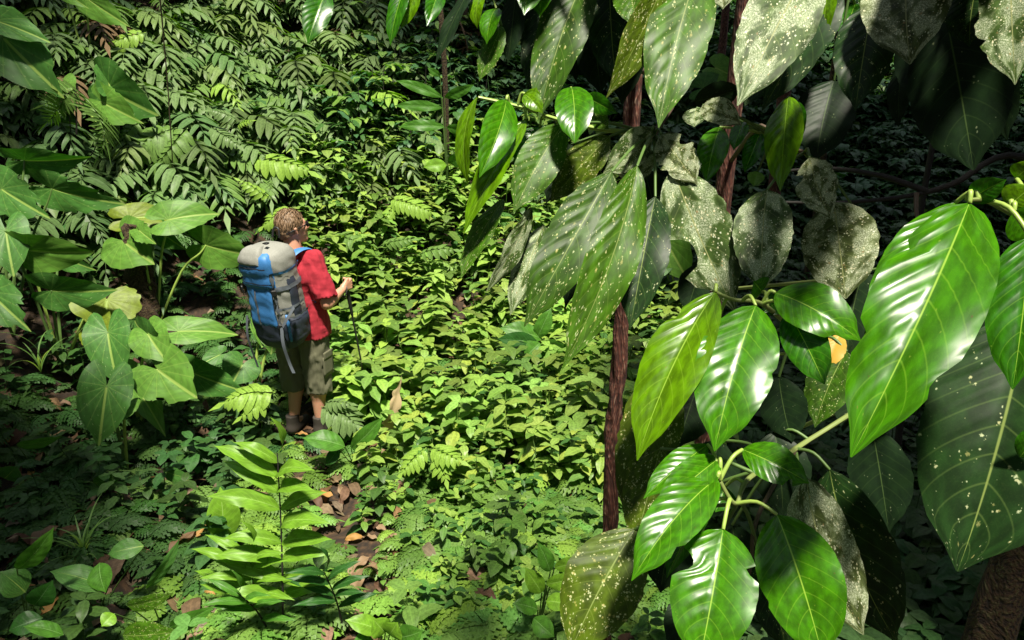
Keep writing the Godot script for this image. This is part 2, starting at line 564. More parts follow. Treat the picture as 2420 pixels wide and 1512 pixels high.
func make_shared() -> void:
	for k in 4:
		small.append(leaf(1.0, [0.5, 0.56, 0.44, 0.62][k], {"nl": 7, "nw": 2, "peak": 0.42, "full": 0.8, "curl": [0.7, 1.0, 0.4, 0.8][k], "fold": [0.3, 0.15, 0.4, 0.22][k], "wave": 0.03, "veins": 3.5, "deep": 0.02, "phase": k * 1.7}))
	for k in 4:
		slim.append(leaf(1.0, [0.2, 0.24, 0.27, 0.22][k], {"nl": 9, "nw": 2, "peak": 0.4, "full": 0.75, "curl": [0.9, 1.4, 0.6, 1.1][k], "fold": 0.35, "wave": 0.022, "veins": 9.0, "deep": 0.0, "phase": k * 2.1, "twist": [0.2, -0.3, 0.1, 0.4][k]}))
	stems.append(tube([Vector3(0, 0, 0), Vector3(0.03, 0.35, 0.02), Vector3(-0.02, 0.7, -0.02), Vector3(0.02, 1, 0)], [0.011, 0.010, 0.008, 0.005], 4))
	var f := []
	for k in 4: f.append(frond(1.0, 7, 0.33, 0.088, {"rise": [0.7, 0.5, 0.35, 0.85][k], "drop": [0.95, 0.9, 0.65, 1.1][k], "hang": [0.8, 1.0, 0.55, 0.9][k], "sweep": 0.45, "stalk": 0.2, "seed": k + 3, "join": 1.0 if k % 2 else 0.0}))
	frond_kinds["broad"] = f
	f = []
	for k in 3: f.append(frond(1.0, 13, 0.20, 0.05, {"rise": 0.8, "drop": 1.0, "hang": 0.5, "sweep": 0.2, "stalk": 0.18, "seed": k + 13, "join": 1.0, "steps": 4}))
	frond_kinds["narrow"] = f
	f = []
	for k in 4: f.append(frond(1.0, 9, 0.36, 0.105, {"rise": [0.9, 0.7, 1.1, 0.8][k], "drop": [0.9, 0.75, 1.1, 0.85][k], "hang": 0.6, "sweep": 0.55, "stalk": 0.3, "teeth": 0.72, "seed": k + 23, "steps": 8}))
	frond_kinds["lacy"] = f

func herb_pieces(r: RandomNumberGenerator, h: float, size: float, mats_of: Array) -> Array:
	var out := []
	var lean := Vector3(r.randf_range(-0.25, 0.25), 1, r.randf_range(-0.25, 0.25)).normalized()
	var b := aimed(lean.cross(Vector3.RIGHT), lean)
	out.append(["stem", stems[0], Transform3D(Basis(b.x, lean, b.z) * h, Vector3.ZERO), "stem_green"])
	var turn := r.randf() * TAU
	var nodes := r.randi_range(3, 5)
	for i in nodes:
		var t := lerpf(0.35, 1.0, float(i) / (nodes - 1))
		turn += PI / 2 + r.randf_range(-0.3, 0.3)
		for k in (3 if i == nodes - 1 else 2):
			var f := turn + k * (TAU / 3 if i == nodes - 1 else PI) + r.randf_range(-0.3, 0.3)
			var s := size * r.randf_range(0.75, 1.2) * (0.72 if i == nodes - 1 else 1.0)
			var d := Vector3(cos(f), r.randf_range(-0.6, 0.2), sin(f))
			out.append(["leaf", small[r.randi() % 4], Transform3D(aimed(d) * s, lean * h * t), mats_of[r.randi() % mats_of.size()]])
	return out

func shrub_pieces(r: RandomNumberGenerator, h: float, size: float, mats_of: Array) -> Array:
	var out := [["stem", stems[0], Transform3D(Basis.from_scale(Vector3(h * 0.8, h, h * 0.8)), Vector3.ZERO), "stem_dark"]]
	var turn := r.randf() * TAU
	for i in r.randi_range(5, 8):
		turn += 2.4
		var y := h * lerpf(0.35, 1.0, float(i) / 7.0)
		var n := r.randi_range(3, 5)
		var d := Vector3(cos(turn), r.randf_range(0.0, 0.4), sin(turn)).normalized()
		for k in n:
			var q := float(k) / n
			var p := Vector3(0, y, 0) + d * size * (0.3 + 1.7 * q) - Vector3(0, q * q * size * 0.5, 0)
			for s in [-1, 1]:
				var dd := d.rotated(Vector3.UP, s * r.randf_range(0.7, 1.1)) + Vector3(0, r.randf_range(-0.95, -0.15), 0)
				out.append(["leaf", small[r.randi() % 4], Transform3D(aimed(dd) * size * r.randf_range(0.75, 1.1), p), mats_of[r.randi() % mats_of.size()]])
	return out

func fern_pieces(r: RandomNumberGenerator, kind: String, n: int, size: float, mats_of: Array, lean := Vector3.ZERO) -> Array:
	var out := []
	var turn := r.randf() * TAU
	for i in n:
		var f := turn + TAU * i / n + r.randf_range(-0.35, 0.35)
		var d := (Vector3(cos(f), 0, sin(f)) + lean).normalized()
		var s := size * r.randf_range(0.7, 1.15)
		out.append(["frond", frond_kinds[kind][r.randi() % frond_kinds[kind].size()], Transform3D(aimed(Vector3(d.x, r.randf_range(-0.1, 0.3), d.z)) * s, Vector3.ZERO), mats_of[r.randi() % mats_of.size()]])
	return out

func blades_pieces(r: RandomNumberGenerator, n: int, size: float) -> Array:
	var out := []
	for i in n:
		var f := TAU * i / n + r.randf_range(-0.4, 0.4)
		var d := Vector3(cos(f), r.randf_range(0.5, 1.6), sin(f))
		var m := leaf(size * r.randf_range(0.7, 1.2), size * 0.035, {"nl": 12, "nw": 1, "peak": 0.3, "full": 0.5, "curl": r.randf_range(1.0, 2.2), "fold": 0.4, "wave": 0.0, "deep": 0.0})
		out.append(["blade", m, Transform3D(aimed(d), Vector3.ZERO), "grass_blade"])
	return out

func plant(called: String, label: String, category: String, group: String, pos: Vector3, pieces: Array) -> Node3D:
	var o := thing(called, label, category, pos, group)
	for p in pieces:
		part(p[0], p[1], mats[p[3]], o, p[2])
	return o

func scatter(called: String, label: String, category: String, mesh: Mesh, m: Material, spots: Array) -> void:
	var mm := MultiMesh.new()
	mm.transform_format = MultiMesh.TRANSFORM_3D
	mm.use_colors = true
	mm.mesh = mesh
	mm.instance_count = spots.size()
	for i in spots.size():
		mm.set_instance_transform(i, spots[i][0])
		mm.set_instance_color(i, spots[i][1])
	var o := MultiMeshInstance3D.new()
	o.name = numbered(called)
	o.multimesh = mm
	o.material_override = m
	tag(o, label, category, "", "stuff")
	add_child(o)

func tint(r: RandomNumberGenerator, c: Color, spread := 0.25) -> Color:
	var k := 1.0 + r.randf_range(-spread, spread)
	return Color(c.r * k * (1.0 + r.randf_range(-0.18, 0.18)), c.g * k, c.b * k * (1.0 + r.randf_range(-0.2, 0.2)))

func make_ground() -> void:
	var v := PackedVector3Array()
	var nx := 150
	var nz := 190
	for j in nz + 1:
		var q := float(j) / nz
		var z := 5.0 - 45.0 * pow(q, 1.5)
		for i in nx + 1:
			var p := float(i) / nx * 2.0 - 1.0
			var x := signf(p) * pow(absf(p), 1.6) * 26.0
			v.append(Vector3(x, hgt(x, z), z))
	var idx := PackedInt32Array()
	var c := nx + 1
	for j in nz:
		for i in nx:
			var a := j * c + i
			idx.append_array([a, a + c, a + 1, a + 1, a + c, a + c + 1])
	var g := part("ground", built(v, PackedVector2Array(), idx), mats.soil, self)
	tag(g, "", "", "", "structure")

# where in the wood: 0 fern slope, 1 sunny herbs, 2 lacy ground, 3 dim edge left, 4 far shrubs, 5 dim right
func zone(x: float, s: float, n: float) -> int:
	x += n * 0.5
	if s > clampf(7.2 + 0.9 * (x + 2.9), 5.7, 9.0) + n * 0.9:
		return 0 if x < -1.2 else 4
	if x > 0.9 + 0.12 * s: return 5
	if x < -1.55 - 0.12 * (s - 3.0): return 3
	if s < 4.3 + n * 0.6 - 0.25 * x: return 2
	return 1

var trail := []
func off_trail(p: Vector3) -> float:
	if trail.is_empty():
		for a in [[728, 985], [742, 1030], [765, 1110], [775, 1230], [850, 1370], [880, 1480], [900, 1600]]: trail.append(ground_at(a[0], a[1]))
	var best := 99.0
	for i in trail.size() - 1:
		var q := Geometry2D.get_closest_point_to_segment(Vector2(p.x, p.z), Vector2(trail[i].x, trail[i].z), Vector2(trail[i + 1].x, trail[i + 1].z))
		best = minf(best, q.distance_to(Vector2(p.x, p.z)))
	return best

func make_undergrowth() -> void:
	var r := RandomNumberGenerator.new()
	r.seed = 11
	var herb_m := []
	for k in 5: herb_m.append(merged(herb_pieces(r, 0.40, 0.15, ["herb_mid"])))
	var shrub_m := []
	for k in 4: shrub_m.append(merged(shrub_pieces(r, 0.6, 0.145, ["herb_mid"])))
	var broad_m := []
	for k in 4: broad_m.append(merged(fern_pieces(r, "broad", 5, 0.78, ["herb_mid"], Vector3(0, 0, 0.7))))
	var lacy_m := []
	for k in 4: lacy_m.append(merged(fern_pieces(r, "lacy", 5, 0.36, ["herb_mid"])))
	var litter_m := []
	for k in 4: litter_m.append(leaf(0.13, 0.045 + 0.01 * k, {"nl": 6, "nw": 2, "curl": 1.2 + 0.5 * k, "fold": 0.5 - 0.2 * k, "wave": 0.06, "deep": 0.0, "phase": k * 2.0, "twist": 0.5}))
	var got := {}
	var put_down := func(key: String, t: Transform3D, c: Color) -> void:
		if not got.has(key): got[key] = []
		got[key].append([t, c])
	var c_herb := Color(0.21, 0.34, 0.062)
	var c_dusty := Color(0.13, 0.215, 0.066)
	var tries := 11500
	for i in tries:
		var s := 1.4 + 13.6 * pow(r.randf(), 0.72)
		var half := 0.80 * s + 0.7
		var x := r.randf_range(-half, half)
		var p := on_ground(x, -s)
		var n := bumps.get_noise_2d(x * 25.0, s * 25.0)
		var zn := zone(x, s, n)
		if off_trail(p) < 0.16 + 0.12 * n and r.randf() < 0.9: continue
		var turn := Basis(Vector3.UP, r.randf() * TAU)
		var patch := bumps.get_noise_2d(x * 60.0 + 300.0, s * 60.0)
		match zn:
			0:
				if patch < -0.16: continue
				if r.randf() < 0.26: put_down.call("broad%d" % (r.randi() % 4), Transform3D(Basis(Vector3.UP, r.randf_range(-1.1, 1.1)) * r.randf_range(0.7, 1.25), p), tint(r, c_dusty if patch > -0.1 else Color(0.08, 0.145, 0.04)))
				elif r.randf() < 0.42: put_down.call("herb%d" % (r.randi() % 5), Transform3D(turn * r.randf_range(0.7, 1.3), p), tint(r, Color(0.07, 0.14, 0.035)))
			1:
				if patch > -0.22 and r.randf() < 0.9:
					put_down.call("herb%d" % (r.randi() % 5), Transform3D(turn * r.randf_range(0.5, 1.45), p), tint(r, c_herb, 0.45))
				elif r.randf() < 0.10: put_down.call("broad%d" % (r.randi() % 4), Transform3D(turn * r.randf_range(0.45, 0.7), p), tint(r, Color(0.17, 0.30, 0.06)))
				elif r.randf() < 0.3: put_down.call("lacy%d" % (r.randi() % 4), Transform3D(turn * r.randf_range(0.8, 1.3), p), tint(r, Color(0.09, 0.2, 0.035)))
			2:
				if patch < -0.12 or r.randf() < 0.25: continue
				if r.randf() < 0.72: put_down.call("lacy%d" % (r.randi() % 4), Transform3D(turn * r.randf_range(0.7, 1.25), p), tint(r, Color(0.14, 0.285, 0.05), 0.4))
				elif r.randf() < 0.8: put_down.call("herb%d" % (r.randi() % 5), Transform3D(turn * r.randf_range(0.35, 0.95), p), tint(r, Color(0.10, 0.21, 0.04), 0.45))
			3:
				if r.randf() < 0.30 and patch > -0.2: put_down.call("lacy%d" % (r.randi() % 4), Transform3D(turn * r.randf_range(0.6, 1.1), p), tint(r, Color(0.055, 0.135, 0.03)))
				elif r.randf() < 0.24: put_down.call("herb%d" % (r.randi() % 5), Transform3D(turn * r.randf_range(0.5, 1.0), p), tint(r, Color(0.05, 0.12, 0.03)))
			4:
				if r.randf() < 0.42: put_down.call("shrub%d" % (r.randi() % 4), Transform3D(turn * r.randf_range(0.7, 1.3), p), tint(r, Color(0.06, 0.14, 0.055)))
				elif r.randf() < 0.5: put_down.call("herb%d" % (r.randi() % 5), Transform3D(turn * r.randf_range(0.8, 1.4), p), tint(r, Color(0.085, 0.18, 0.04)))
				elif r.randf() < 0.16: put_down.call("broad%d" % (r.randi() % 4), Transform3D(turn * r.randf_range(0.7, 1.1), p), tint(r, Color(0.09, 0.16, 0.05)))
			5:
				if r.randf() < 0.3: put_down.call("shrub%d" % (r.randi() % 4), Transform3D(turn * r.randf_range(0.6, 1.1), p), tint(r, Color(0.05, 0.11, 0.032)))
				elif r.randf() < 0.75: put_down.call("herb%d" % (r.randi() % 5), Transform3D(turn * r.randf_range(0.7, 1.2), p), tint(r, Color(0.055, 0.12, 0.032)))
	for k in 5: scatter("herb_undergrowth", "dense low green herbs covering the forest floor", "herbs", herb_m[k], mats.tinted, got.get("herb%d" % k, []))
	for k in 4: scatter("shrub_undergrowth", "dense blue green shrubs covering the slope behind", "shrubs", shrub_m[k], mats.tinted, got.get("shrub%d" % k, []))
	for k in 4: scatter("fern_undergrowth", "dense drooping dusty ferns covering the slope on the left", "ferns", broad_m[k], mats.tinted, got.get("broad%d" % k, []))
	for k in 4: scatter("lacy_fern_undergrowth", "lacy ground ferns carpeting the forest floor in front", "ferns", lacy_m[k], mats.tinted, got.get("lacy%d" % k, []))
	var lit := [[], [], [], []]
	for i in 5200:
		var s := 1.5 + 10.0 * pow(r.randf(), 0.9)
		var x := r.randf_range(-0.8 * s - 0.5, 0.8 * s + 0.5)
		var p := on_ground(x, -s) + Vector3(0, r.randf_range(0.008, 0.03), 0)
		var b := Basis(Vector3.UP, r.randf() * TAU) * Basis(Vector3.RIGHT, r.randf_range(-0.35, 0.35)) * Basis(Vector3.BACK, r.randf_range(-0.5, 0.5))
		var tone: Color = [Color(0.11, 0.064, 0.032), Color(0.16, 0.105, 0.058), Color(0.075, 0.036, 0.02), Color(0.21, 0.145, 0.085)][r.randi() % 4]
		lit[r.randi() % 4].append([Transform3D(b * r.randf_range(0.5, 1.35), p), tint(r, tone)])
	for k in 4: scatter("leaf_litter", "brown dead leaves littering the forest floor", "leaf litter", litter_m[k], mats.tinted_dry, lit[k])

# ---------------------------------------------------------------- leaves that are placed one by one
const PX := 0.000616   # metres per picture unit at one metre

func depth_of(p: Vector3) -> float:
	var a := deg_to_rad(PITCH)
	return (p - EYE).dot(Vector3(0, -sin(a), -cos(a)))

func faced(base: Vector3, tip: Vector3, roll: float) -> Transform3D:
	var z := (tip - base).normalized()
	var n := EYE - (base + tip) * 0.5
	n = (n - z * n.dot(z)).normalized().rotated(z, roll)
	return Transform3D(Basis(n.cross(z), n, z), base)

# heart-leaved plants; each leaf: [stalk x, y, tip x, y, seen width, nearer by, roll, tone, more]
func heart_plant(label: String, base_x: float, base_y: float, leaves: Array) -> void:
	var g := ground_at(base_x, base_y)
	var o := thing("heart_leaved_plant", label, "plant", g, "large heart-leaved plants")
	var d0 := depth_of(g)
	for i in leaves.size():
		var a: Array = leaves[i]
		var d: float = d0 - a[5]
		var b := at(a[0], a[1], d)
		var lean := 0.0 + (0.10 if a[3] >= a[1] else -0.12)
		var t := at(a[2], a[3], d - lean)
		var L := b.distance_to(t)
		var W: float = a[4] * PX * d / maxf(0.55, cos(a[6])) * 1.06
		var more: Dictionary = a[8] if a.size() > 8 else {}
		var opt := {"phase": i * 1.9 + base_x * 0.01, "droop": 0.22, "fold": 0.22, "ragged": 0.12}
		opt.merge(more, true)
		part("leaf", heart(L, W, opt), mats["heart_leaf_%d" % a[7]], o, local(o, faced(b, t, a[6])))
		var mid := b.lerp(g, 0.45) + Vector3(0, 0.10, 0)
		var pts := curve([b, b.lerp(mid, 0.25) + Vector3(0, -0.015, 0), mid, g + Vector3(0, -0.02, 0)], 4)
		for k in pts.size(): pts[k] -= g
		part("leaf_stalk", tube(pts, taper(pts.size(), 0.007, 0.013), 6), mats.stem_green if a[7] == 1 else mats.stem_pale, o)

func make_heart_plants() -> void:
	heart_plant("broad heart-leaved plant beside the mossy stump, left of the hiker", 372, 775, [
		[291, 569, 350, 619, 118, 0.35, 0.25, 0], [398, 519, 514, 494, 74, 0.3, -0.5, 0], [487, 579, 593, 611, 92, 0.15, 0.4, 0, {"ragged": 0.2}],
		[305, 516, 415, 504, 62, 0.25, -0.6, 2], [363, 531, 422, 593, 50, 0.1, 0.7, 1], [330, 545, 360, 572, 45, 0.42, 0.2, 0, {"ragged": 0.5}]])
	heart_plant("heart-leaved plant with bright leaves in front of the mossy stump", 330, 1010, [
		[350, 790, 386, 852, 84, 0.5, 0.3, 0], [422, 783, 562, 776, 62, 0.35, -0.55, 0], [372, 873, 456, 939, 128, 0.55, 0.2, 0, {"bites": [[-0.75, 0.1, 0.5]]}],
		[255, 785, 267, 905, 92, 0.35, 0.4, 1], [310, 900, 394, 1015, 66, 0.3, -0.3, 0], [350, 792, 300, 760, 60, 0.48, -0.7, 1]])
	heart_plant("heart-leaved plant with a yellowing leaf at the left", 150, 880, [
		[63, 591, 206, 609, 84, 0.4, 0.55, 0], [122, 686, 254, 699, 80, 0.42, 0.5, 1], [252, 708, 243, 790, 140, 0.3, 0.1, 2, {"ragged": 0.3}], [225, 770, 262, 800, 90, 0.33, 0.3, 2, {"ragged": 0.5}], [14, 545, 26, 645, 92, 0.45, 0.2, 1], [135, 600, 205, 640, 50, 0.1, 0.5, 1]])
	heart_plant("insect-eaten heart-leaved plant at the left edge", 30, 790, [
		[-25, 690, 57, 773, 96, 0.5, 0.15, 1, {"ragged": 0.55}], [3, 446, 96, 511, 96, 0.3, 0.3, 1, {"ragged": 0.3}], [123, 446, 267, 492, 78, 0.25, 0.45, 1, {"ragged": 0.5}], [58, 379, 195, 389, 60, 0.2, 0.6, 1]])
	heart_plant("tall heart-leaved plant with huge dark leaf, upper left corner", -40, 420, [
		[7, 89, 127, 213, 135, 0.2, 0.1, 1], [-14, 48, 106, 84, 60, 0.3, -0.5, 1]])
	heart_plant("dark folded heart-leaved plant behind the comb fern", 290, 400, [
		[257, 209, 352, 274, 118, 0.3, 0.5, 1], [240, 240, 319, 286, 80, 0.4, 0.2, 0, {"ragged": 0.3}], [258, 205, 250, 135, 58, 0.35, 0.6, 1], [120, 268, 215, 262, 55, 0.25, -0.6, 1], [150, 195, 165, 225, 55, 0.2, 0.2, 0]])
	heart_plant("heart-leaved plant hanging in from the top left", 225, 235, [
		[206, -4, 286, 58, 62, 0.35, 0.35, 0], [150, -22, 193, 12, 36, 0.4, 0.2, 0]])
	heart_plant("heart-leaved plant just left of the hiker's legs", 600, 985, [
		[573, 861, 547, 909, 84, 0.25, 0.0, 1, {"ragged": 0.05}], [456, 881, 570, 931, 74, 0.35, 0.35, 1], [650, 785, 640, 832, 66, 0.1, 0.1, 0], [618, 770, 622, 815, 50, 0.1, -0.3, 0], [520, 838, 470, 860, 40, 0.2, 0.4, 1]])
	heart_plant("speckled upright heart-leaved plant, lower left", 300, 1110, [
		[252, 912, 230, 1056, 108, 0.3, 0.1, 1], [300, 955, 268, 1000, 50, 0.2, 0.6, 0]])
	heart_plant("single heart-leaved plant behind the slender brown trunk", 1600, 760, [
		[1572, 566, 1625, 668, 92, 0.25, 0.1, 0], [1560, 620, 1520, 660, 60, 0.2, 0.3, 1]])
	heart_plant("bluish heart-leaved plant far behind the hanging leaves", 1690, 330, [
		[1660, 208, 1742, 196, 64, 0.3, -0.4, 1], [1690, 160, 1740, 182, 60, 0.2, -0.3, 0], [1600, 270, 1680, 250, 60, 0.2, -0.5, 1]])

# a frond or leaf from one point to another on a stalk that reaches the ground
func lone_frond(called: String, label: String, kind: String, m: String, fronds: Array, gx: float, gy: float, near := 0.25) -> void:
	var g := ground_at(gx, gy)
	var o := thing(called, label, "fern", g, "single ferns")
	var d := depth_of(g) - near
	for i in fronds.size():
		var a: Array = fronds[i]
		var b := at(a[0], a[1], d)
		var t := at(a[2], a[3], d - 0.12)
		var L := b.distance_to(t)
		var up := (EYE - b).normalized() * 0.8 + Vector3.UP
		var f := frond(L * 1.05, a[4], L * a[5], L * a[5] * 0.42, {"rise": 0.3, "drop": 0.34, "hang": 0.9, "sweep": 0.5, "stalk": 0.04, "seed": int(a[0]) + i, "join": 0.0 if kind == "free" else 1.0, "steps": 6})
		part("frond", f, mats[m], o, local(o, Transform3D(aimed(t - b, up), b)))
		var pts := curve([b - g, (b - g) * 0.6 + Vector3(0, 0.04, 0), Vector3(0, -0.02, 0)], 4)
		part("frond_stalk", tube(pts, taper(pts.size(), 0.003, 0.005), 5), mats.stem_green, o)

func make_ferns() -> void:
	lone_frond("fern_plant", "bright yellow-green fern frond behind the hiker's head", "free", "fern_bright", [[690, 492, 612, 535, 7, 0.42], [640, 470, 560, 420, 7, 0.3]], 640, 600, 0.1)
	lone_frond("fern_plant", "bright drooping fern frond above and left of the hiker's head", "free", "fern_bright", [[602, 372, 738, 408, 8, 0.36], [560, 300, 600, 280, 6, 0.3]], 640, 450, 0.25)
	lone_frond("fern_plant", "bright glossy fern frond in front of the hiker's shorts", "free", "fern_bright", [[845, 850, 722, 893, 8, 0.42], [850, 862, 790, 920, 6, 0.4]], 860, 960, 0.35)
	lone_frond("fern_plant", "pale bright fern frond left of the hiker's feet", "join", "fern_bright", [[650, 925, 515, 955, 7, 0.42], [640, 930, 560, 990, 5, 0.4]], 600, 1040, 0.3)
	lone_frond("fern_plant", "pale hand-shaped fern frond on the left slope by the hanging vine", "join", "fern_green", [[420, 305, 265, 372, 8, 0.42], [440, 300, 370, 400, 6, 0.4], [330, 290, 280, 330, 5, 0.5]], 420, 420, 0.3)
	lone_frond("fern_plant", "bright fern frond high on the left slope", "free", "fern_bright", [[345, 78, 240, 110, 9, 0.36], [300, 110, 235, 142, 5, 0.4]], 330, 190, 0.3)
	lone_frond("fern_plant", "sunlit arching fern frond in the middle of the clearing", "free", "fern_bright", [[920, 470, 1032, 500, 9, 0.36], [930, 480, 900, 540, 7, 0.3]], 950, 560, 0.3)
	lone_frond("fern_plant", "pale fern frond to the right of the hiker's head", "join", "fern_green", [[780, 560, 880, 585, 7, 0.34], [900, 580, 980, 560, 7, 0.34], [990, 600, 1080, 590, 6, 0.34]], 880, 640, 0.25)
	lone_frond("fern_plant", "pale dusty fern frond with broad fingers under the vine", "join", "fern_dusty", [[500, 300, 565, 345, 8, 0.4], [560, 280, 490, 260, 8, 0.4], [420, 375, 330, 400, 7, 0.4]], 500, 400, 0.3)
	lone_frond("fern_plant", "pale broad fern frond by the hiker's boots", "join", "fern_dusty", [[760, 960, 850, 1010, 6, 0.5], [770, 950, 830, 955, 6, 0.4]], 770, 1030, 0.25)
	lone_frond("fern_plant", "curled bright fern frond in the middle of the clearing floor", "free", "fern_bright", [[1010, 1060, 940, 1120, 6, 0.42], [1020, 1055, 1095, 1090, 6, 0.44], [1030, 1060, 1060, 1140, 5, 0.44]], 1030, 1160, 0.2)
	# comb fern on thin black stalks
	var g := ground_at(160, 430)
	var o := thing("comb_fern", "comb-like fern on thin black stalks, upper left", "fern", g)
	var d := depth_of(g) - 0.35
	for a in [[175, 205, 95, 255, 12, 0.5], [178, 210, 262, 330, 15, 0.62], [158, 220, 110, 300, 11, 0.5], [240, 285, 240, 380, 9, 0.45]]:
		var b := at(a[0], a[1], d)
		var t := at(a[2], a[3], d - 0.1)
		var L := b.distance_to(t)
		part("frond", frond(L, a[4], L * a[5], L * 0.07, {"rise": 0.25, "drop": 0.3, "hang": 0.15, "sweep": 0.1, "stalk": 0.03, "seed": int(a[2]), "steps": 4}), mats.fern_green, o, local(o, Transform3D(aimed(t - b, EYE - b), b)))
		var pts := curve([b - g, (b - g) * Vector3(0.7, 0.5, 0.7), Vector3(0, -0.02, 0)], 4)
		part("frond_stalk", tube(pts, taper(pts.size(), 0.004, 0.006), 5), mats.stem_dark, o)
	# the ferns of the slope and the lacy ferns of the floor, one by one
	var r := RandomNumberGenerator.new()
	r.seed = 5
	var n := 0
	while n < 84:
		var px := r.randf_range(150, 1150)
		var py := r.randf_range(20, 470)
		if px < 420 and py > 260: continue
		var p := ground_at(px, py)
		if p.z < -12.5 or zone(p.x, -p.z, 0.0) == 1 and r.randf() < 0.93: continue
		var tone := ["fern_dusty", "fern_dusty", "fern_dusty", "fern_green"] if r.randf() < 0.65 else (["fern_green", "fern_green", "fern_bright"] if r.randf() < 0.75 else ["fern_dusty", "fern_brown", "fern_deep"])
		var look := {"fern_dusty": "dusty grey-green", "fern_green": "fresh green"}
		var kind_of: String = "partly withered brown" if "fern_brown" in tone else look[tone[0]]
		var where := "above the heart-leaved plants on the left" if px < 420 else ("on the slope right above the hiker" if px < 780 else "on the slope behind the sunny clearing")
		if py < 160: where = "at the top of the view " + ("by the hanging vine" if px < 560 else ("left of the hanging leaves" if px < 860 else "under the hanging leaves"))
		plant("slope_fern", "%s drooping fern %s" % [kind_of, where], "fern", "%s ferns %s" % [kind_of, where], p, fern_pieces(r, "broad", r.randi_range(4, 6), r.randf_range(0.6, 0.98), tone, Vector3(0.05, 0, 0.75)))
		n += 1
	n = 0
	while n < 130:
		var px := r.randf_range(-40, 1480)
		var py := r.randf_range(930, 1500)
		var p := ground_at(px, py)
		if p.z < -6.5: continue
		var q := 1.0 if px > 450 else 0.3
		if r.randf() > q or off_trail(p) < 0.22: continue
		var spot := "in the dim left corner" if px < 400 else ("around the ladder-leaved plant" if px < 760 else ("beside the leafy trail" if px < 960 else ("in the middle of the floor in front" if px < 1250 else "at the foot of the slender trunk")))
		if py < 1130: spot += ", at the back"
		plant("lacy_fern", "low lacy fern " + spot, "fern", "lacy ferns " + spot, p, fern_pieces(r, "lacy", r.randi_range(4, 6), r.randf_range(0.22, 0.38), ["fern_green", "fern_bright", "herb_mid"] if px > 500 else ["fern_deep", "fern_green", "herb_deep"]))
		n += 1

func make_herbs() -> void:
	var r := RandomNumberGenerator.new()
	r.seed = 77
	var n := 0
	while n < 290:
		var px := r.randf_range(760, 1500)
		var py := r.randf_range(400, 1180)
		var p := ground_at(px, py)
		if zone(p.x, -p.z, 0.0) == 0: continue
		if px < 800 and py > 800 or off_trail(p) < 0.3: continue
		var tone := ["herb_bright", "herb_mid", "herb_bright", "herb_yellow"] if r.randf() < 0.7 else ["herb_mid", "herb_deep", "herb_mid"]
		var shade := "light yellow-green" if "herb_yellow" in tone else "darker green"
		var place := "beside the hiker's pole" if px < 920 else ("left of the slender trunk" if px > 1250 else "in the middle of the sunny patch")
		if py < 680: place = "at the back of the sunny patch" + (" near the hiker's head" if px < 1000 else " under the hanging leaves")
		if py > 980: place = "along the front of the sunny patch" + (" by the upright withered leaf" if px < 1100 else " by the slender trunk's foot")
		plant("leafy_herb", "%s leafy herb %s" % [shade, place], "herb", "%s herbs %s" % [shade, place], p, herb_pieces(r, r.randf_range(0.24, 0.48), r.randf_range(0.11, 0.175), tone))
		n += 1
	n = 0
	while n < 70:
		var px := r.randf_range(700, 1480)
		var py := r.randf_range(1150, 1500)
		if off_trail(ground_at(px, py)) < 0.15: continue
		plant("floor_herb", "small green herb on the floor " + ("by the leaf-littered trail" if px < 980 else ("in the middle of the bottom edge" if px < 1250 else "beside the ribbed seedling")), "herb", "small herbs " + ("by the trail" if px < 980 else ("at the bottom edge" if px < 1250 else "by the ribbed seedling")), ground_at(px, py), herb_pieces(r, r.randf_range(0.10, 0.22), r.randf_range(0.065, 0.11), ["herb_mid", "herb_deep", "herb_mid", "herb_bright"]))
		n += 1
	n = 0
	while n < 60:
		var px := r.randf_range(780, 1500)
		var py := r.randf_range(100, 420)
		var p := ground_at(px, py)
		plant("leafy_shrub", "blue-green leafy shrub on the slope " + ("above the sunny clearing" if px < 1080 else "seen between the hanging leaves") + (", at the top" if py < 230 else ""), "shrub", "shrubs " + ("above the clearing" if px < 1080 else "between the hanging leaves") + (", top" if py < 230 else ""), p, shrub_pieces(r, r.randf_range(0.45, 0.8), r.randf_range(0.13, 0.2), ["herb_blue", "herb_mid", "herb_deep"] if r.randf() < 0.6 else ["herb_mid", "herb_mid", "herb_bright"]))
		n += 1
	n = 0
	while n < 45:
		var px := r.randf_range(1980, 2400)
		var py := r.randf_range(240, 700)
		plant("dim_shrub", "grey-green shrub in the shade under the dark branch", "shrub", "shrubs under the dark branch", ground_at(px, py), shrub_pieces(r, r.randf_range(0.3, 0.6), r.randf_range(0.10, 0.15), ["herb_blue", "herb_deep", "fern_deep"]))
		n += 1

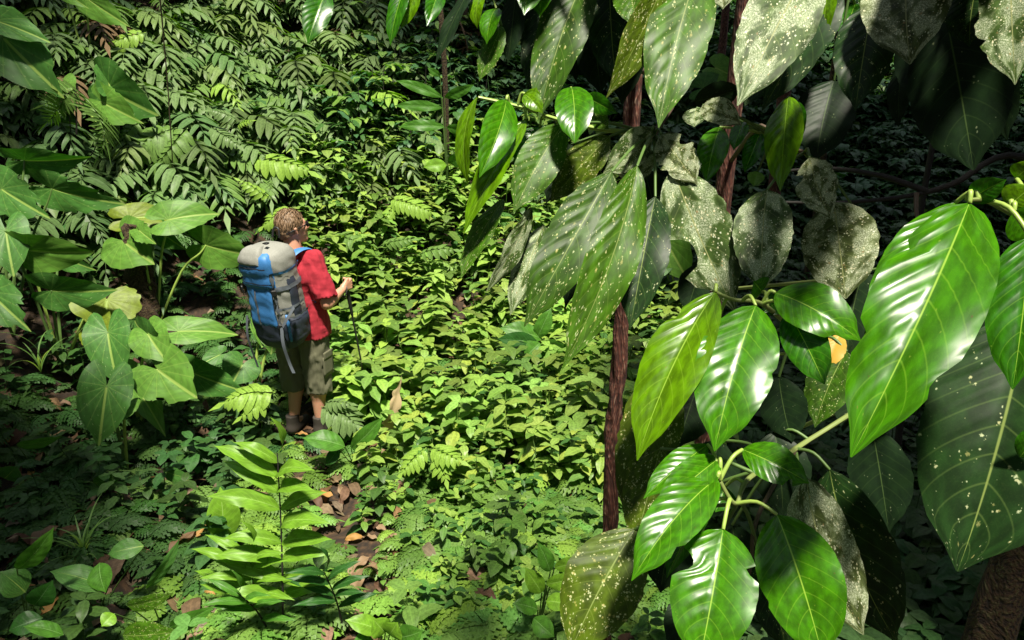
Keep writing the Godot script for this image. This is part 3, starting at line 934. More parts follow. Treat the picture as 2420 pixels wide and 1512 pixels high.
# plants with long leaves: [px, py of the foot, py of the top, drawn x of the top, n leaves, seen length of a leaf]
func lance_plant(called: String, label: String, fx: float, fy: float, tx: float, ty: float, n: int, size: float, m: String, wide := 1, first := 0.25, sway := 0.5) -> void:
	var g := ground_at(fx, fy)
	var top := at(tx, ty, depth_of(g) - 0.28)
	var o := thing(called, label, "plant", g)
	var pts := curve([Vector3(0, -0.02, 0), (top - g) * 0.5 + Vector3(0.01, 0.02, 0), top - g], 6)
	part("stem", tube(pts, taper(pts.size(), 0.006, 0.0025), 6), mats.stem_dark, o)
	var L := size * PX * depth_of(top)
	var r := RandomNumberGenerator.new()
	r.seed = int(fx + fy)
	for i in n:
		var q := lerpf(first, 1.0, float(i) / (n - 1))
		var p: Vector3 = pts[clampi(int(q * (pts.size() - 1)), 0, pts.size() - 1)]
		var s := -1.0 if i % 2 else 1.0
		var d := Vector3(s, 0.22 + 0.45 * q * q, 0.25 + 0.5 * r.randf_range(-sway, sway) * 2.0)
		if i == n - 1: d = Vector3(0.05, 1.0, 0.25)
		var l := L * r.randf_range(0.85, 1.12) * (0.85 if i > n - 3 else 1.0)
		var mesh := leaf(l, l * (0.2 + 0.08 * wide), {"nl": 14, "nw": 3, "peak": 0.42, "curl": r.randf_range(0.9, 1.5), "fold": 0.3, "wave": 0.022, "veins": 11.0, "deep": 0.007, "phase": i * 1.3, "twist": r.randf_range(-0.4, 0.4), "ragged": 0.05})
		part("leaf", mesh, mats[m.replace("herb_", "ribbed_").replace("fern_bright", "ribbed_bright")], o, Transform3D(aimed(d, Vector3(0, 1, 0.6)), p))

func broad_plant(called: String, label: String, gx: float, gy: float, leaves: Array, ribs := 12.0) -> void:
	var g := ground_at(gx, gy)
	var o := thing(called, label, "plant", g)
	var d0 := depth_of(g)
	for i in leaves.size():   # [base, tip, seen width, nearer, roll, material]
		var a: Array = leaves[i]
		var d: float = d0 - a[5]
		var b := at(a[0], a[1], d)
		var t := at(a[2], a[3], d - 0.05)
		var mesh := leaf(b.distance_to(t), a[4] * PX * d, {"nl": 18, "nw": 4, "peak": 0.45, "curl": 0.8, "fold": 0.25, "wave": 0.015, "veins": ribs, "deep": 0.012, "phase": i * 1.3, "ragged": 0.06})
		part("leaf", mesh, mats[(a[7] as String).replace("herb_", "ribbed_").replace("_blue", "_deep")], o, local(o, faced(b, t, a[6])))
		var pts := curve([b - g, (b - g) * 0.5, Vector3(0, -0.02, 0)], 3)
		part("leaf_stalk", tube(pts, taper(pts.size(), 0.003, 0.004), 5), mats.stem_green, o)

func make_single_plants() -> void:
	lance_plant("ginger_plant", "tall plant with ladder of long glossy leaves, bottom centre left", 668, 1495, 655, 1070, 17, 155, "herb_bright")
	lance_plant("ginger_plant", "arching long-leaved plant behind the tall ladder-leaved plant", 600, 1470, 590, 1310, 13, 140, "fern_bright", 0, 0.3)
	lance_plant("ginger_plant", "shaded long-leaved plant with thin black stem, bottom centre", 815, 1500, 765, 1350, 9, 110, "herb_deep", 0, 0.45)
	lance_plant("ginger_plant", "small long-leaved plant at the foot of the tall one", 640, 1500, 560, 1400, 7, 100, "herb_mid", 0, 0.4)
	broad_plant("ribbed_plant", "ribbed leafy seedling with six leaves at the bottom", 1270, 1500, [[1280, 1400, 1240, 1340, 45, 0.35, 0, "herb_bright"], [1300, 1350, 1270, 1280, 40, 0.4, 0.2, "herb_mid"], [1290, 1380, 1370, 1360, 40, 0.4, 0.3, "herb_bright"], [1290, 1420, 1350, 1430, 45, 0.42, -0.3, "herb_bright"], [1270, 1440, 1210, 1425, 42, 0.4, 0.3, "herb_mid"], [1260, 1460, 1310, 1505, 50, 0.4, 0.1, "herb_mid"], [1310, 1340, 1385, 1320, 38, 0.4, 0.3, "herb_bright"]], 9)
	broad_plant("glossy_seedling", "glossy bright seedling cut by the bottom edge of the view", 900, 1590, [[900, 1490, 815, 1465, 48, 0.45, 0.3, "herb_bright"], [910, 1495, 880, 1462, 55, 0.45, 0.0, "herb_bright"], [920, 1500, 940, 1470, 60, 0.45, 0.0, "herb_bright"], [945, 1505, 1000, 1490, 60, 0.45, 0.3, "herb_mid"], [880, 1510, 830, 1530, 50, 0.45, 0.0, "herb_mid"]])
	broad_plant("five_leaf_plant", "broad five-leaved plant in the clearing near the slender trunk", 1270, 900, [[1280, 800, 1180, 775, 52, 0.3, 0.4, "herb_mid"], [1270, 810, 1175, 800, 45, 0.35, 0.0, "herb_blue"], [1268, 800, 1302, 728, 40, 0.3, 0.0, "herb_mid"], [1275, 810, 1240, 845, 55, 0.35, 0.0, "herb_mid"], [1285, 815, 1320, 870, 45, 0.35, 0.3, "herb_mid"], [1290, 805, 1350, 835, 40, 0.3, 0.5, "herb_mid"]])
	broad_plant("broad_leaved_plant", "two broad green leaves beside the hiker's path", 840, 1110, [[815, 1055, 715, 1035, 55, 0.25, 0.5, "herb_mid"], [830, 1060, 905, 985, 42, 0.25, 0.2, "herb_mid"], [800, 1060, 770, 1100, 30, 0.2, 0, "herb_deep"]])
	broad_plant("pale_leaved_plant", "pale upright broad leaf with strong ribs, lower left of centre", 540, 1290, [[530, 1275, 520, 1150, 78, 0.25, 0.1, "herb_bright"], [535, 1230, 480, 1220, 30, 0.3, 0.6, "herb_deep"]], 10)
	broad_plant("dark_leaved_plant", "cluster of dark ribbed leaves in the bottom left corner", 70, 1500, [[60, 1400, 0, 1350, 70, 0.3, 0.2, "heart_leaf_1"], [80, 1430, 125, 1370, 60, 0.3, 0.2, "herb_deep"], [100, 1460, 20, 1490, 55, 0.3, 0.3, "herb_deep"], [40, 1345, 128, 1245, 52, 0.35, 0.4, "herb_mid"], [150, 1500, 55, 1480, 40, 0.35, 0.5, "herb_mid"]])
	broad_plant("dark_leaved_plant", "folded broad leaf with a hole, lower left", 240, 1440, [[255, 1390, 118, 1350, 62, 0.3, 0.4, "heart_leaf_1"], [235, 1330, 250, 1400, 60, 0.3, 0.5, "herb_mid"], [340, 1290, 255, 1310, 50, 0.2, 0.3, "heart_leaf_1"]])
	broad_plant("dark_leaved_plant", "arching olive leaves on the ground, lower left of centre", 390, 1500, [[300, 1430, 410, 1400, 42, 0.35, 0.5, "old_leaf_1"], [290, 1500, 420, 1490, 70, 0.35, 0.3, "old_leaf_1"], [400, 1480, 508, 1430, 44, 0.3, 0.4, "herb_mid"], [270, 1450, 240, 1480, 40, 0.4, 0.2, "herb_bright"], [345, 1390, 425, 1270, 30, 0.3, 0.5, "heart_leaf_1"]])
	broad_plant("dark_leaved_plant", "long pointed leaf lying over the litter at the left edge", 90, 1120, [[40, 1050, 148, 1030, 28, 0.25, 0.5, "herb_mid"], [10, 1130, 40, 1100, 60, 0.2, 0.2, "heart_leaf_1"], [220, 1140, 290, 1120, 34, 0.2, 0.4, "herb_mid"], [385, 1110, 455, 1130, 36, 0.2, 0.4, "heart_leaf_1"]])
	broad_plant("pinnate_sapling", "thin sapling with paired leaflets behind the clearing", 1060, 520, [[1040, 180, 1010, 160, 16, 0.5, 0, "herb_mid"], [1045, 230, 935, 190, 26, 0.5, 0.2, "herb_mid"], [1045, 255, 930, 250, 26, 0.5, 0.2, "herb_mid"], [1050, 230, 1120, 200, 26, 0.5, 0.2, "herb_mid"], [1050, 300, 940, 300, 28, 0.5, 0.3, "herb_mid"], [1055, 300, 1130, 310, 28, 0.5, 0.3, "herb_mid"], [1055, 390, 1000, 395, 34, 0.5, 0.3, "herb_bright"], [1058, 380, 1110, 370, 34, 0.5, 0.3, "herb_mid"]])
	# grass-like rosettes
	var r := RandomNumberGenerator.new()
	r.seed = 9
	plant("grass_tuft", "spidery grass-like rosette against the dark at the left", "grass", "", at(97, 880, depth_of(ground_at(97, 960)) - 0.15), blades_pieces(r, 8, 0.36))
	plant("grass_tuft", "grassy tuft on the litter, lower left", "grass", "", ground_at(205, 1330), blades_pieces(r, 16, 0.34))
	# a dead bamboo leaf standing up in the clearing
	var g := ground_at(915, 1060)
	var d := depth_of(g) - 0.2
	var o := thing("withered_leaf", "torn tan withered leaf standing upright in the clearing", "leaf", g)
	var b := at(905, 1040, d)
	var t := at(948, 888, d - 0.05)
	part("blade", leaf(b.distance_to(t), 0.12, {"nl": 22, "nw": 3, "peak": 0.45, "full": 0.5, "curl": 0.4, "fold": 0.5, "wave": 0.03, "ragged": 0.8, "deep": 0.0, "twist": 0.5}), mats.tan_leaf, o, local(o, faced(b, t, 0.3)))
	part("leaf_stalk", tube([b - g, Vector3(0, -0.02, 0)], [0.004, 0.004], 5), mats.stem_brown, o)

func make_dead_leaves() -> void:
	var r := RandomNumberGenerator.new()
	r.seed = 31
	var shapes := []
	for k in 4: shapes.append(leaf(1.0, [0.34, 0.40, 0.28, 0.44][k], {"nl": 14, "nw": 4, "full": 0.75, "curl": [1.0, 1.8, 0.6, 1.4][k], "fold": [0.5, -0.3, 0.6, 0.2][k], "wave": 0.07, "deep": 0.012, "phase": k * 2.2, "twist": [0.6, -0.5, 0.2, 0.8][k], "ragged": 0.1}))
	var spots := []
	for a in [[340, 1180, 0.16], [315, 1215, 0.12], [405, 1335, 0.26], [85, 1345, 0.2], [50, 960, 0.18], [880, 1345, 0.2], [850, 1380, 0.2], [840, 1410, 0.18], [885, 1410, 0.16], [760, 1260, 0.14], [790, 1200, 0.13], [1175, 1450, 0.16], [1160, 1255, 0.12], [430, 1240, 0.2], [470, 1300, 0.22], [890, 1100, 0.08], [320, 1180, 0.1], [150, 1430, 0.16], [700, 975, 0.12], [728, 965, 0.14]]:
		spots.append(a)
	while spots.size() < 140:
		var px := r.randf_range(0, 1300)
		var py := r.randf_range(1000, 1510)
		var hot := absf(px - 800.0) < 160 or px < 500
		if hot or r.randf() < 0.25: spots.append([px, py, r.randf_range(0.07, 0.15)])
	for i in spots.size():
		var a: Array = spots[i]
		var p := ground_at(a[0], a[1]) + Vector3(0, 0.03 + (0.05 if i < 20 else 0.0), 0)
		var b := Basis(Vector3.UP, r.randf() * TAU) * Basis(Vector3.RIGHT, r.randf_range(-0.35, 0.25)) * Basis(Vector3.BACK, r.randf_range(-0.5, 0.5))
		var o := part("fallen_leaf", shapes[r.randi() % 4], mats["dry_leaf_%d" % [0, 1, 2, 0, 1, 1, 2, 0, 1, 1, 0, 3][r.randi() % 12]], self, Transform3D(b * a[2], p))
		tag(o, "curled brown fallen leaf lying on the forest floor", "leaf", "fallen leaves on the floor")

# ---------------------------------------------------------------- the trees close to the camera
# leaf: [base x, y, tip x, y, seen width, depth of base, depth of tip, roll, material, more]
func hang_leaf(tree: Node3D, branch: Node3D, a: Array, from: Vector3, k: int) -> void:
	var b := at(a[0], a[1], a[5])
	var t := at(a[2], a[3], a[6])
	var W: float = a[4] * PX * (a[5] + a[6]) * 0.5 / maxf(0.5, cos(a[7]))
	var young: bool = (a[8] as String).begins_with("young")
	var opt := {"nl": 26, "nw": 7, "phase": k * 1.37, "peak": 0.45, "full": 0.78, "curl": 0.5 if young else 0.35, "fold": 0.26 if young else 0.16, "wave": 0.010 if young else 0.014, "veins": 9.0, "deep": 0.013 if young else 0.010, "ragged": 0.03 if young else 0.08, "side": 0.02 * sin(k * 2.3)}
	if a.size() > 9: opt.merge(a[9], true)
	part("leaf", leaf(b.distance_to(t), W, opt), mats[a[8]], branch, local(tree, faced(b, t, a[7])))
	if from != Vector3.INF:
		var mid := b.lerp(from, 0.5) + Vector3(0, 0.012, 0)
		var pts := curve([from - tree.position, mid - tree.position, b - tree.position], 4)
		part("leaf_stalk", tube(pts, taper(pts.size(), 0.0034, 0.0026), 6), mats.stem_pale if young else mats.stem_green, branch)

func branch(tree: Node3D, pts: Array, r0: float, r1: float, m: String, leaves: Array, stalks := true) -> void:
	var path := curve(pts, 6)
	var here := []
	for p in path: here.append(p - tree.position)
	var o := part("branch", tube(here, taper(here.size(), r0, r1), 8, 0.15), mats[m], tree)
	for k in leaves.size():
		var a: Array = leaves[k]
		var b := at(a[0], a[1], a[5])
		var best: Vector3 = path[0]
		for p in path:
			if p.distance_to(b) < best.distance_to(b): best = p
		hang_leaf(tree, o, a, best if stalks and best.distance_to(b) < 0.28 and best.distance_to(b) > 0.004 else Vector3.INF, k + int(a[0]))

func trunk(tree: Node3D, pts: Array, r0: float, r1: float, m: String, ribs := 0.0) -> void:
	var path := curve(pts, 10)
	var here := []
	for p in path: here.append(p - tree.position)
	part("trunk", tube(here, taper(here.size(), r0, r1), 22, ribs), mats[m], tree)

func make_front_trees() -> void:
	var foot := at(1497, 200, 2.15)
	var g := on_ground(foot.x, foot.z)
	var A := thing("broadleaf_tree", "slender brown-trunked tree whose speckled leaves hang over the clearing", "tree", g)
	trunk(A, [g + Vector3(0.0, -0.1, 0), g + Vector3(0.008, 0.7, 0), g + Vector3(-0.004, 1.35, 0.004), g + Vector3(0.004, 1.9, 0), Vector3(foot.x, 4.6, foot.z - 0.1)], 0.031, 0.024, "bark", 0.55)
	# the middle spray: from the trunk to the hub, then on to the left
	var hub := at(1545, 318, 1.45)
	branch(A, [Vector3(foot.x, 2.75, foot.z), at(1600, 200, 1.8), hub], 0.011, 0.006, "stem_brown", [
		[1330, 292, 1213, 502, 108, 1.38, 1.32, 0.1, "old_leaf_1"],
		[1440, 322, 1300, 478, 92, 1.42, 1.44, 0.5, "old_leaf_3"],
		[1540, 308, 1425, 408, 84, 1.42, 1.36, -0.35, "crusted_leaf_0"],
		[1445, 405, 1238, 772, 138, 1.30, 1.22, 0.15, "old_leaf_0"],
		[1505, 392, 1328, 872, 128, 1.26, 1.18, -0.15, "old_leaf_1", {"side": 0.03}],
		[1548, 465, 1488, 778, 122, 1.34, 1.26, 0.1, "old_leaf_2"],
		[1562, 318, 1648, 436, 98, 1.40, 1.32, 0.0, "crusted_leaf_1", {"ragged": 0.3, "bites": [[0.35, 1.0, 0.5, 0.1]]}],
		[1590, 398, 1738, 738, 172, 1.36, 1.28, 0.1, "crusted_leaf_0", {"bites": [[0.56, -1.0, 0.85, 0.13], [0.85, -1.0, 0.5, 0.06]], "ragged": 0.12}],
		[1500, 345, 1505, 440, 100, 1.48, 1.45, 0.2, "crusted_leaf_1"],
		[1190, 470, 1088, 660, 54, 1.40, 1.34, 0.6, "old_leaf_1"],
		[1255, 490, 1148, 690, 48, 1.36, 1.30, -0.7, "crusted_leaf_0"],
		[1285, 530, 1205, 745, 72, 1.40, 1.34, 0.4, "crusted_leaf_0"],
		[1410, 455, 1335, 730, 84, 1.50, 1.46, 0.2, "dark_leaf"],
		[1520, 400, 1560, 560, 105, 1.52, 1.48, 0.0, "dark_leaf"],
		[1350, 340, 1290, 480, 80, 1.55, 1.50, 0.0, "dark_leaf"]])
	branch(A, [hub, at(1420, 305, 1.42), at(1310, 280, 1.4), at(1240, 255, 1.38), at(1130, 230, 1.36)], 0.0055, 0.003, "stem_pale", [
		[1127, 229, 1106, 436, 40, 1.36, 1.34, 0.9, "young_leaf_1", {"curl": 0.9}],
		[1196, 236, 1132, 420, 84, 1.36, 1.28, -0.1, "young_leaf_0", {"curl": 0.8}],
		[1242, 282, 1096, 552, 62, 1.37, 1.31, 0.75, "young_leaf_1"],
		[1350, 206, 1358, 338, 92, 1.36, 1.28, 0.0, "young_leaf_0", {"full": 0.6, "peak": 0.5, "curl": 0.9}],
		[1245, 255, 1268, 206, 44, 1.38, 1.36, 0.2, "young_leaf_1", {"curl": 1.2}],
		[1240, 222, 1282, 268, 42, 1.36, 1.34, -0.3, "young_leaf_1", {"curl": 1.2}],
		[1385, 228, 1458, 268, 46, 1.42, 1.38, 0.2, "young_leaf_2", {"curl": 1.0}],
		[1405, 265, 1438, 305, 44, 1.42, 1.40, 0.2, "old_leaf_1", {"curl": 1.0}],
		[1275, 300, 1215, 385, 50, 1.42, 1.40, 0.5, "young_leaf_2"]])
	# the leaves that hang from above
	branch(A, [Vector3(foot.x, 3.35, foot.z - 0.03), at(1500, -120, 1.75), at(1380, -70, 1.6), at(1150, -30, 1.55), at(960, -60, 1.55), at(740, -60, 1.55)], 0.012, 0.004, "stem_brown", [
		[772, -22, 727, 104, 66, 1.5, 1.46, 0.15, "young_leaf_2"],
		[965, -45, 922, 108, 42, 1.5, 1.48, 0.5, "young_leaf_2"],
		[985, -40, 945, 70, 34, 1.52, 1.5, -0.3, "young_leaf_1"],
		[1042, -35, 1008, 62, 46, 1.5, 1.44, 0.0, "young_leaf_2"],
		[1120, -40, 1028, 155, 34, 1.5, 1.47, 0.8, "dark_leaf"],
		[1140, -10, 1128, 68, 34, 1.52, 1.5, 0.6, "young_leaf_1", {"curl": 1.6}],
		[1172, 20, 1150, 105, 46, 1.5, 1.47, 0.5, "young_leaf_0", {"curl": 1.2}],
		[1185, 60, 1132, 192, 58, 1.52, 1.5, 0.4, "old_leaf_1", {"ragged": 0.25}],
		[1262, -60, 1238, 36, 70, 1.4, 1.34, 0.0, "young_leaf_0"],
		[1290, -60, 1275, 42, 60, 1.42, 1.38, 0.3, "young_leaf_0"],
		[1220, -30, 1200, 150, 60, 1.56, 1.55, 0.4, "dark_leaf"],
		[1395, -80, 1272, 285, 122, 1.45, 1.38, 0.3, "old_leaf_0"],
		[1440, -60, 1455, 200, 120, 1.52, 1.46, 0.2, "old_leaf_2"],
		[1320, -40, 1245, 210, 90, 1.58, 1.55, 0.3, "old_leaf_2"],
		[1480, -60, 1512, 70, 90, 1.4, 1.34, 0.0, "old_leaf_1"],
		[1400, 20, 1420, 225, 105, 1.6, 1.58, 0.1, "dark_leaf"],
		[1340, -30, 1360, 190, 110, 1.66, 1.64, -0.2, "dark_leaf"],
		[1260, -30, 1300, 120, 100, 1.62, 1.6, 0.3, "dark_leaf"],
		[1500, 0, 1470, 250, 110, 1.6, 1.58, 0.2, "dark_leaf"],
		[1575, -60, 1432, 232, 84, 1.36, 1.30, -0.45, "old_leaf_3"]])

	var foot2 := at(1752, 120, 2.2)
	var g2 := on_ground(foot2.x, foot2.z)
	var B := thing("broadleaf_tree", "reddish-trunked tree on the right with crusted pale old leaves and glossy young shoots", "tree", g2)
	trunk(B, [g2 + Vector3(0.05, -0.1, 0), g2 + Vector3(0.02, 1.0, 0), Vector3(foot2.x - 0.01, 2.3, foot2.z), Vector3(foot2.x + 0.02, 4.5, foot2.z)], 0.034, 0.026, "bark", 0.3)
	branch(B, [Vector3(foot2.x, 3.3, foot2.z), at(1780, -140, 1.8), at(1900, -90, 1.5), at(2150, -90, 1.35), at(2330, -80, 1.3)], 0.014, 0.006, "stem_brown", [
		[1652, -75, 1556, 302, 156, 1.38, 1.28, 0.0, "old_leaf_1"],
		[1690, -70, 1620, 40, 90, 1.5, 1.48, 0.3, "old_leaf_0"],
		[1712, -50, 1708, 22, 60, 1.4, 1.38, 0.2, "crusted_leaf_1"],
		[1912, -80, 1742, 250, 176, 1.30, 1.20, 0.1, "crusted_leaf_0"],
		[1972, -50, 1800, 262, 128, 1.42, 1.38, 0.3, "old_leaf_2"],
		[1880, -60, 1850, 110, 120, 1.5, 1.46, 0.2, "dark_leaf"],
		[2062, 5, 2020, 262, 138, 1.28, 1.20, 0.1, "old_leaf_2"],
		[2145, -110, 2150, 152, 196, 1.22, 1.12, 0.0, "crusted_leaf_1", {"full": 0.65}],
		[2235, 40, 2300, 402, 216, 1.34, 1.28, 0.1, "dark_leaf", {"full": 0.6}],
		[2200, 20, 2170, 260, 120, 1.5, 1.46, 0.2, "dark_leaf"],
		[1970, 190, 1928, 378, 138, 1.48, 1.44, 0.0, "dark_leaf", {"full": 0.65}],
		[2310, -40, 2290, 110, 110, 1.2, 1.16, 0.3, "old_leaf_2"],
		[2385, -90, 2398, 200, 150, 1.12, 1.06, 0.2, "crusted_leaf_0", {"ragged": 0.3}],
		[2130, 150, 2122, 300, 52, 1.6, 1.58, 0.4, "dark_leaf"],
		[2310, 90, 2380, 330, 130, 1.45, 1.42, 0.2, "dark_leaf"],
		[1960, -30, 1948, 90, 50, 1.4, 1.38, 0.5, "young_leaf_1"],
		[2020, 10, 1990, 90, 60, 1.55, 1.5, 0.3, "young_leaf_2"],
		[1640, 240, 1752, 208, 70, 1.62, 1.6, 0.4, "dark_leaf"],
		[1820, 120, 1760, 250, 100, 1.6, 1.58, 0.2, "old_leaf_2"]])
	branch(B, [Vector3(foot2.x, 2.45, foot2.z), at(1790, 300, 1.9), at(1830, 335, 1.55), at(1900, 360, 1.45)], 0.008, 0.004, "stem_brown", [
		[1660, 248, 1752, 296, 64, 1.40, 1.34, -0.3, "crusted_leaf_1", {"curl": 1.3}],
		[1645, 255, 1640, 300, 60, 1.46, 1.44, 0.2, "crusted_leaf_0"],
		[1862, 228, 1843, 452, 86, 1.38, 1.30, 0.35, "young_leaf_1"],
		[1870, 240, 1895, 330, 60, 1.42, 1.4, 0.5, "young_leaf_2"],
		[1700, 300, 1668, 434, 72, 1.46, 1.40, 0.0, "young_leaf_0"],
		[1755, 288, 1733, 356, 40, 1.46, 1.42, 0.4, "young_leaf_2"],
		[1795, 312, 1758, 408, 46, 1.48, 1.45, 0.2, "young_leaf_2"],
		[1812, 448, 1798, 690, 138, 1.30, 1.22, 0.0, "crusted_leaf_0", {"full": 0.65}],
		[1912, 372, 1962, 518, 98, 1.32, 1.24, 0.1, "crusted_leaf_1", {"ragged": 0.2, "bites": [[0.3, -1.0, 0.5, 0.07]]}],
		[1970, 478, 1998, 706, 172, 1.36, 1.30, 0.1, "crusted_leaf_1", {"full": 0.62}],
		[1790, 405, 1780, 440, 40, 1.6, 1.58, 0.0, "herb_mid"],
		[2010, 480, 2050, 640, 80, 1.45, 1.42, 0.3, "dark_leaf"],
		[1660, 620, 1622, 740, 80, 1.5, 1.48, 0.3, "dark_leaf"]])
	# the lower sprays of young leaves
	var node := at(1800, 718, 1.12)
	branch(B, [Vector3(foot2.x + 0.01, 1.72, foot2.z), at(1960, 820, 1.6), at(1880, 780, 1.25), node, at(1735, 708, 1.1), at(1690, 690, 1.1)], 0.0055, 0.0026, "stem_young", [
		[1690, 690, 1505, 1088, 146, 1.08, 1.0, 0.35, "young_leaf_1", {"bites": [[0.22, -1.0, 0.25, 0.05]]}],
		[1785, 722, 1688, 1066, 182, 1.06, 0.97, 0.0, "young_leaf_0", {"full": 0.7, "wave": 0.016, "bites": [[0.47, 1.0, 0.1, 0.02]]}],
		[1862, 738, 1948, 908, 100, 1.08, 1.02, 0.0, "young_leaf_2", {"full": 0.62}],
		[1832, 692, 2034, 806, 118, 1.10, 1.02, -0.45, "young_leaf_0", {"curl": 1.2, "bites": [[0.8, -1.0, 0.4, 0.06]]}],
		[1800, 690, 1780, 665, 60, 1.16, 1.14, 0.4, "young_leaf_2"],
		[1850, 705, 1800, 740, 60, 1.17, 1.15, 0.2, "young_leaf_2"],
		[1700, 745, 1640, 800, 50, 1.12, 1.1, 0.6, "young_leaf_1"],
		[1570, 860, 1480, 1240, 150, 1.24, 1.18, 0.2, "old_leaf_3"],
		[1660, 880, 1600, 1060, 130, 1.28, 1.24, 0.0, "dark_leaf"],
		[1840, 890, 1872, 1045, 110, 1.26, 1.24, 0.1, "dark_leaf"],
		[2000, 830, 1925, 1010, 105, 1.28, 1.24, 0.3, "old_leaf_0"],
		[2050, 860, 1990, 1020, 100, 1.32, 1.3, 0.1, "dark_leaf"],
		[1985, 790, 1948, 875, 56, 1.30, 1.28, 0.2, "yellow_leaf"]])
	var node2 := at(1738, 1190, 1.0)
	branch(B, [Vector3(foot2.x + 0.03, 1.25, foot2.z), at(2010, 960, 1.45), at(1880, 1060, 1.2), at(1770, 1130, 1.05), node2, at(1700, 1135, 0.99)], 0.006, 0.0026, "stem_young", [
		[1672, 1050, 1520, 1178, 70, 1.02, 0.98, 0.4, "young_leaf_0"],
		[1700, 1082, 1548, 1212, 92, 1.0, 0.95, 0.0, "young_leaf_0"],
		[1694, 1130, 1492, 1372, 122, 0.98, 0.90, 0.25, "young_leaf_0", {"bites": [[0.66, 1.0, 0.22, 0.04]], "curl": 0.8}],
		[1672, 1200, 1575, 1366, 62, 1.02, 0.98, 0.9, "young_leaf_2"],
		[1712, 1150, 1690, 1210, 70, 1.06, 1.04, 0.0, "young_leaf_2"],
		[1708, 1250, 1650, 1575, 200, 0.96, 0.88, 0.0, "young_leaf_0", {"full": 0.62, "bites": [[0.34, -1.0, 0.45, 0.09], [0.28, 1.0, 0.28, 0.04]]}],
		[1836, 1216, 1945, 1560, 192, 0.96, 0.88, 0.0, "young_leaf_0", {"full": 0.68, "bites": [[0.56, -1.0, 0.10, 0.025]], "wave": 0.016}],
		[1754, 1062, 1912, 1142, 92, 1.0, 0.96, -0.3, "young_leaf_0", {"curl": 1.0, "bites": [[0.75, -1.0, 0.6, 0.05]]}],
		[1905, 1130, 2040, 1500, 158, 1.06, 1.0, 0.0, "crusted_leaf_1", {"full": 0.66, "side": -0.06}],
		[1960, 1110, 2120, 1520, 196, 1.16, 1.12, 0.2, "old_leaf_2", {"side": -0.04}],
		[1500, 1250, 1345, 1545, 190, 1.12, 1.06, 0.1, "old_leaf_3"],
		[1790, 1300, 1860, 1540, 110, 1.06, 1.02, 0.2, "old_leaf_2"],
		[1560, 1060, 1500, 1290, 120, 1.16, 1.12, 0.2, "old_leaf_3"],
		[1640, 1400, 1600, 1560, 110, 1.14, 1.1, 0.1, "dark_leaf"],
		[1700, 1040, 1640, 1240, 150, 1.22, 1.2, 0.2, "dark_leaf"],
		[1830, 1020, 1850, 1220, 140, 1.26, 1.22, -0.1, "dark_leaf"],
		[1600, 1200, 1560, 1400, 140, 1.2, 1.16, 0.2, "dark_leaf"],
		[1730, 1240, 1760, 1420, 130, 1.2, 1.16, 0.2, "dark_leaf"],
		[1890, 1240, 1800, 1380, 100, 1.2, 1.18, 0.1, "dark_leaf"]])
	branch(B, [at(1880, 1060, 1.2), at(1790, 1220, 1.06), at(1775, 1330, 1.05), at(1760, 1400, 1.05)], 0.004, 0.002, "stem_brown", [], false)
	# the nearest shoot on the right
	branch(B, [Vector3(foot2.x + 0.01, 2.0, foot2.z), at(2200, 640, 1.5), at(2340, 630, 1.1), at(2440, 560, 0.9), at(2350, 482, 0.84), at(2285, 472, 0.82)], 0.006, 0.0026, "stem_young", [
		[2290, 480, 2010, 1080, 236, 0.81, 0.72, 0.15, "young_leaf_0", {"full": 0.66, "wave": 0.014, "bites": [[0.27, -1.0, 0.22, 0.04], [0.62, -1.0, 0.22, 0.04], [0.7, 1.0, 0.2, 0.05]]}],
		[2258, 478, 2042, 790, 112, 0.86, 0.82, 0.3, "young_leaf_0", {"ragged": 0.08}],
		[2288, 472, 2378, 424, 62, 0.84, 0.80, 0.0, "young_leaf_2"],
		[2380, 490, 2440, 440, 80, 0.86, 0.84, 0.0, "young_leaf_1"],
		[2395, 500, 2470, 560, 100, 0.84, 0.82, 0.2, "young_leaf_0"],
		[2435, 560, 2392, 920, 150, 0.78, 0.72, 0.2, "young_leaf_2", {"full": 0.62}],
		[2400, 420, 2440, 380, 60, 0.9, 0.88, 0.3, "young_leaf_1"],
		[2425, 750, 2262, 1350, 340, 0.92, 0.86, 0.05, "old_leaf_2", {"full": 0.62, "wave": 0.008}],
		[2410, 1080, 2470, 1000, 60, 0.84, 0.82, 0.2, "young_leaf_2"],
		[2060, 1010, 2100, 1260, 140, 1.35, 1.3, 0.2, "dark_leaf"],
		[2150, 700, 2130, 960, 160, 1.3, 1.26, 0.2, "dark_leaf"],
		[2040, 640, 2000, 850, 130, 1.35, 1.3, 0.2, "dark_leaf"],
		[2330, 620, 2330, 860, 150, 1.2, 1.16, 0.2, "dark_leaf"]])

	# the upper crown of the same tree, above the frame: it shades the hanging leaves
	var over := []
	var r := RandomNumberGenerator.new()
	r.seed = 21
	for i in 22:
		var x := r.randf_range(2080, 2560)
		var y := r.randf_range(-480, -190)
		var d := r.randf_range(0.85, 1.6)
		over.append([x, y, x + r.randf_range(-160, 160), y + r.randf_range(60, 260), r.randf_range(110, 190), d, d - r.randf_range(0.1, 0.3), r.randf_range(-0.7, 0.7), ["old_leaf_0", "old_leaf_2", "dark_leaf"][i % 3], {"nl": 14, "nw": 3}])
	branch(B, [Vector3(foot2.x, 3.7, foot2.z), at(2000, -380, 1.5), at(2250, -360, 1.3), at(2480, -340, 1.2)], 0.014, 0.006, "stem_brown", over)
	over = []
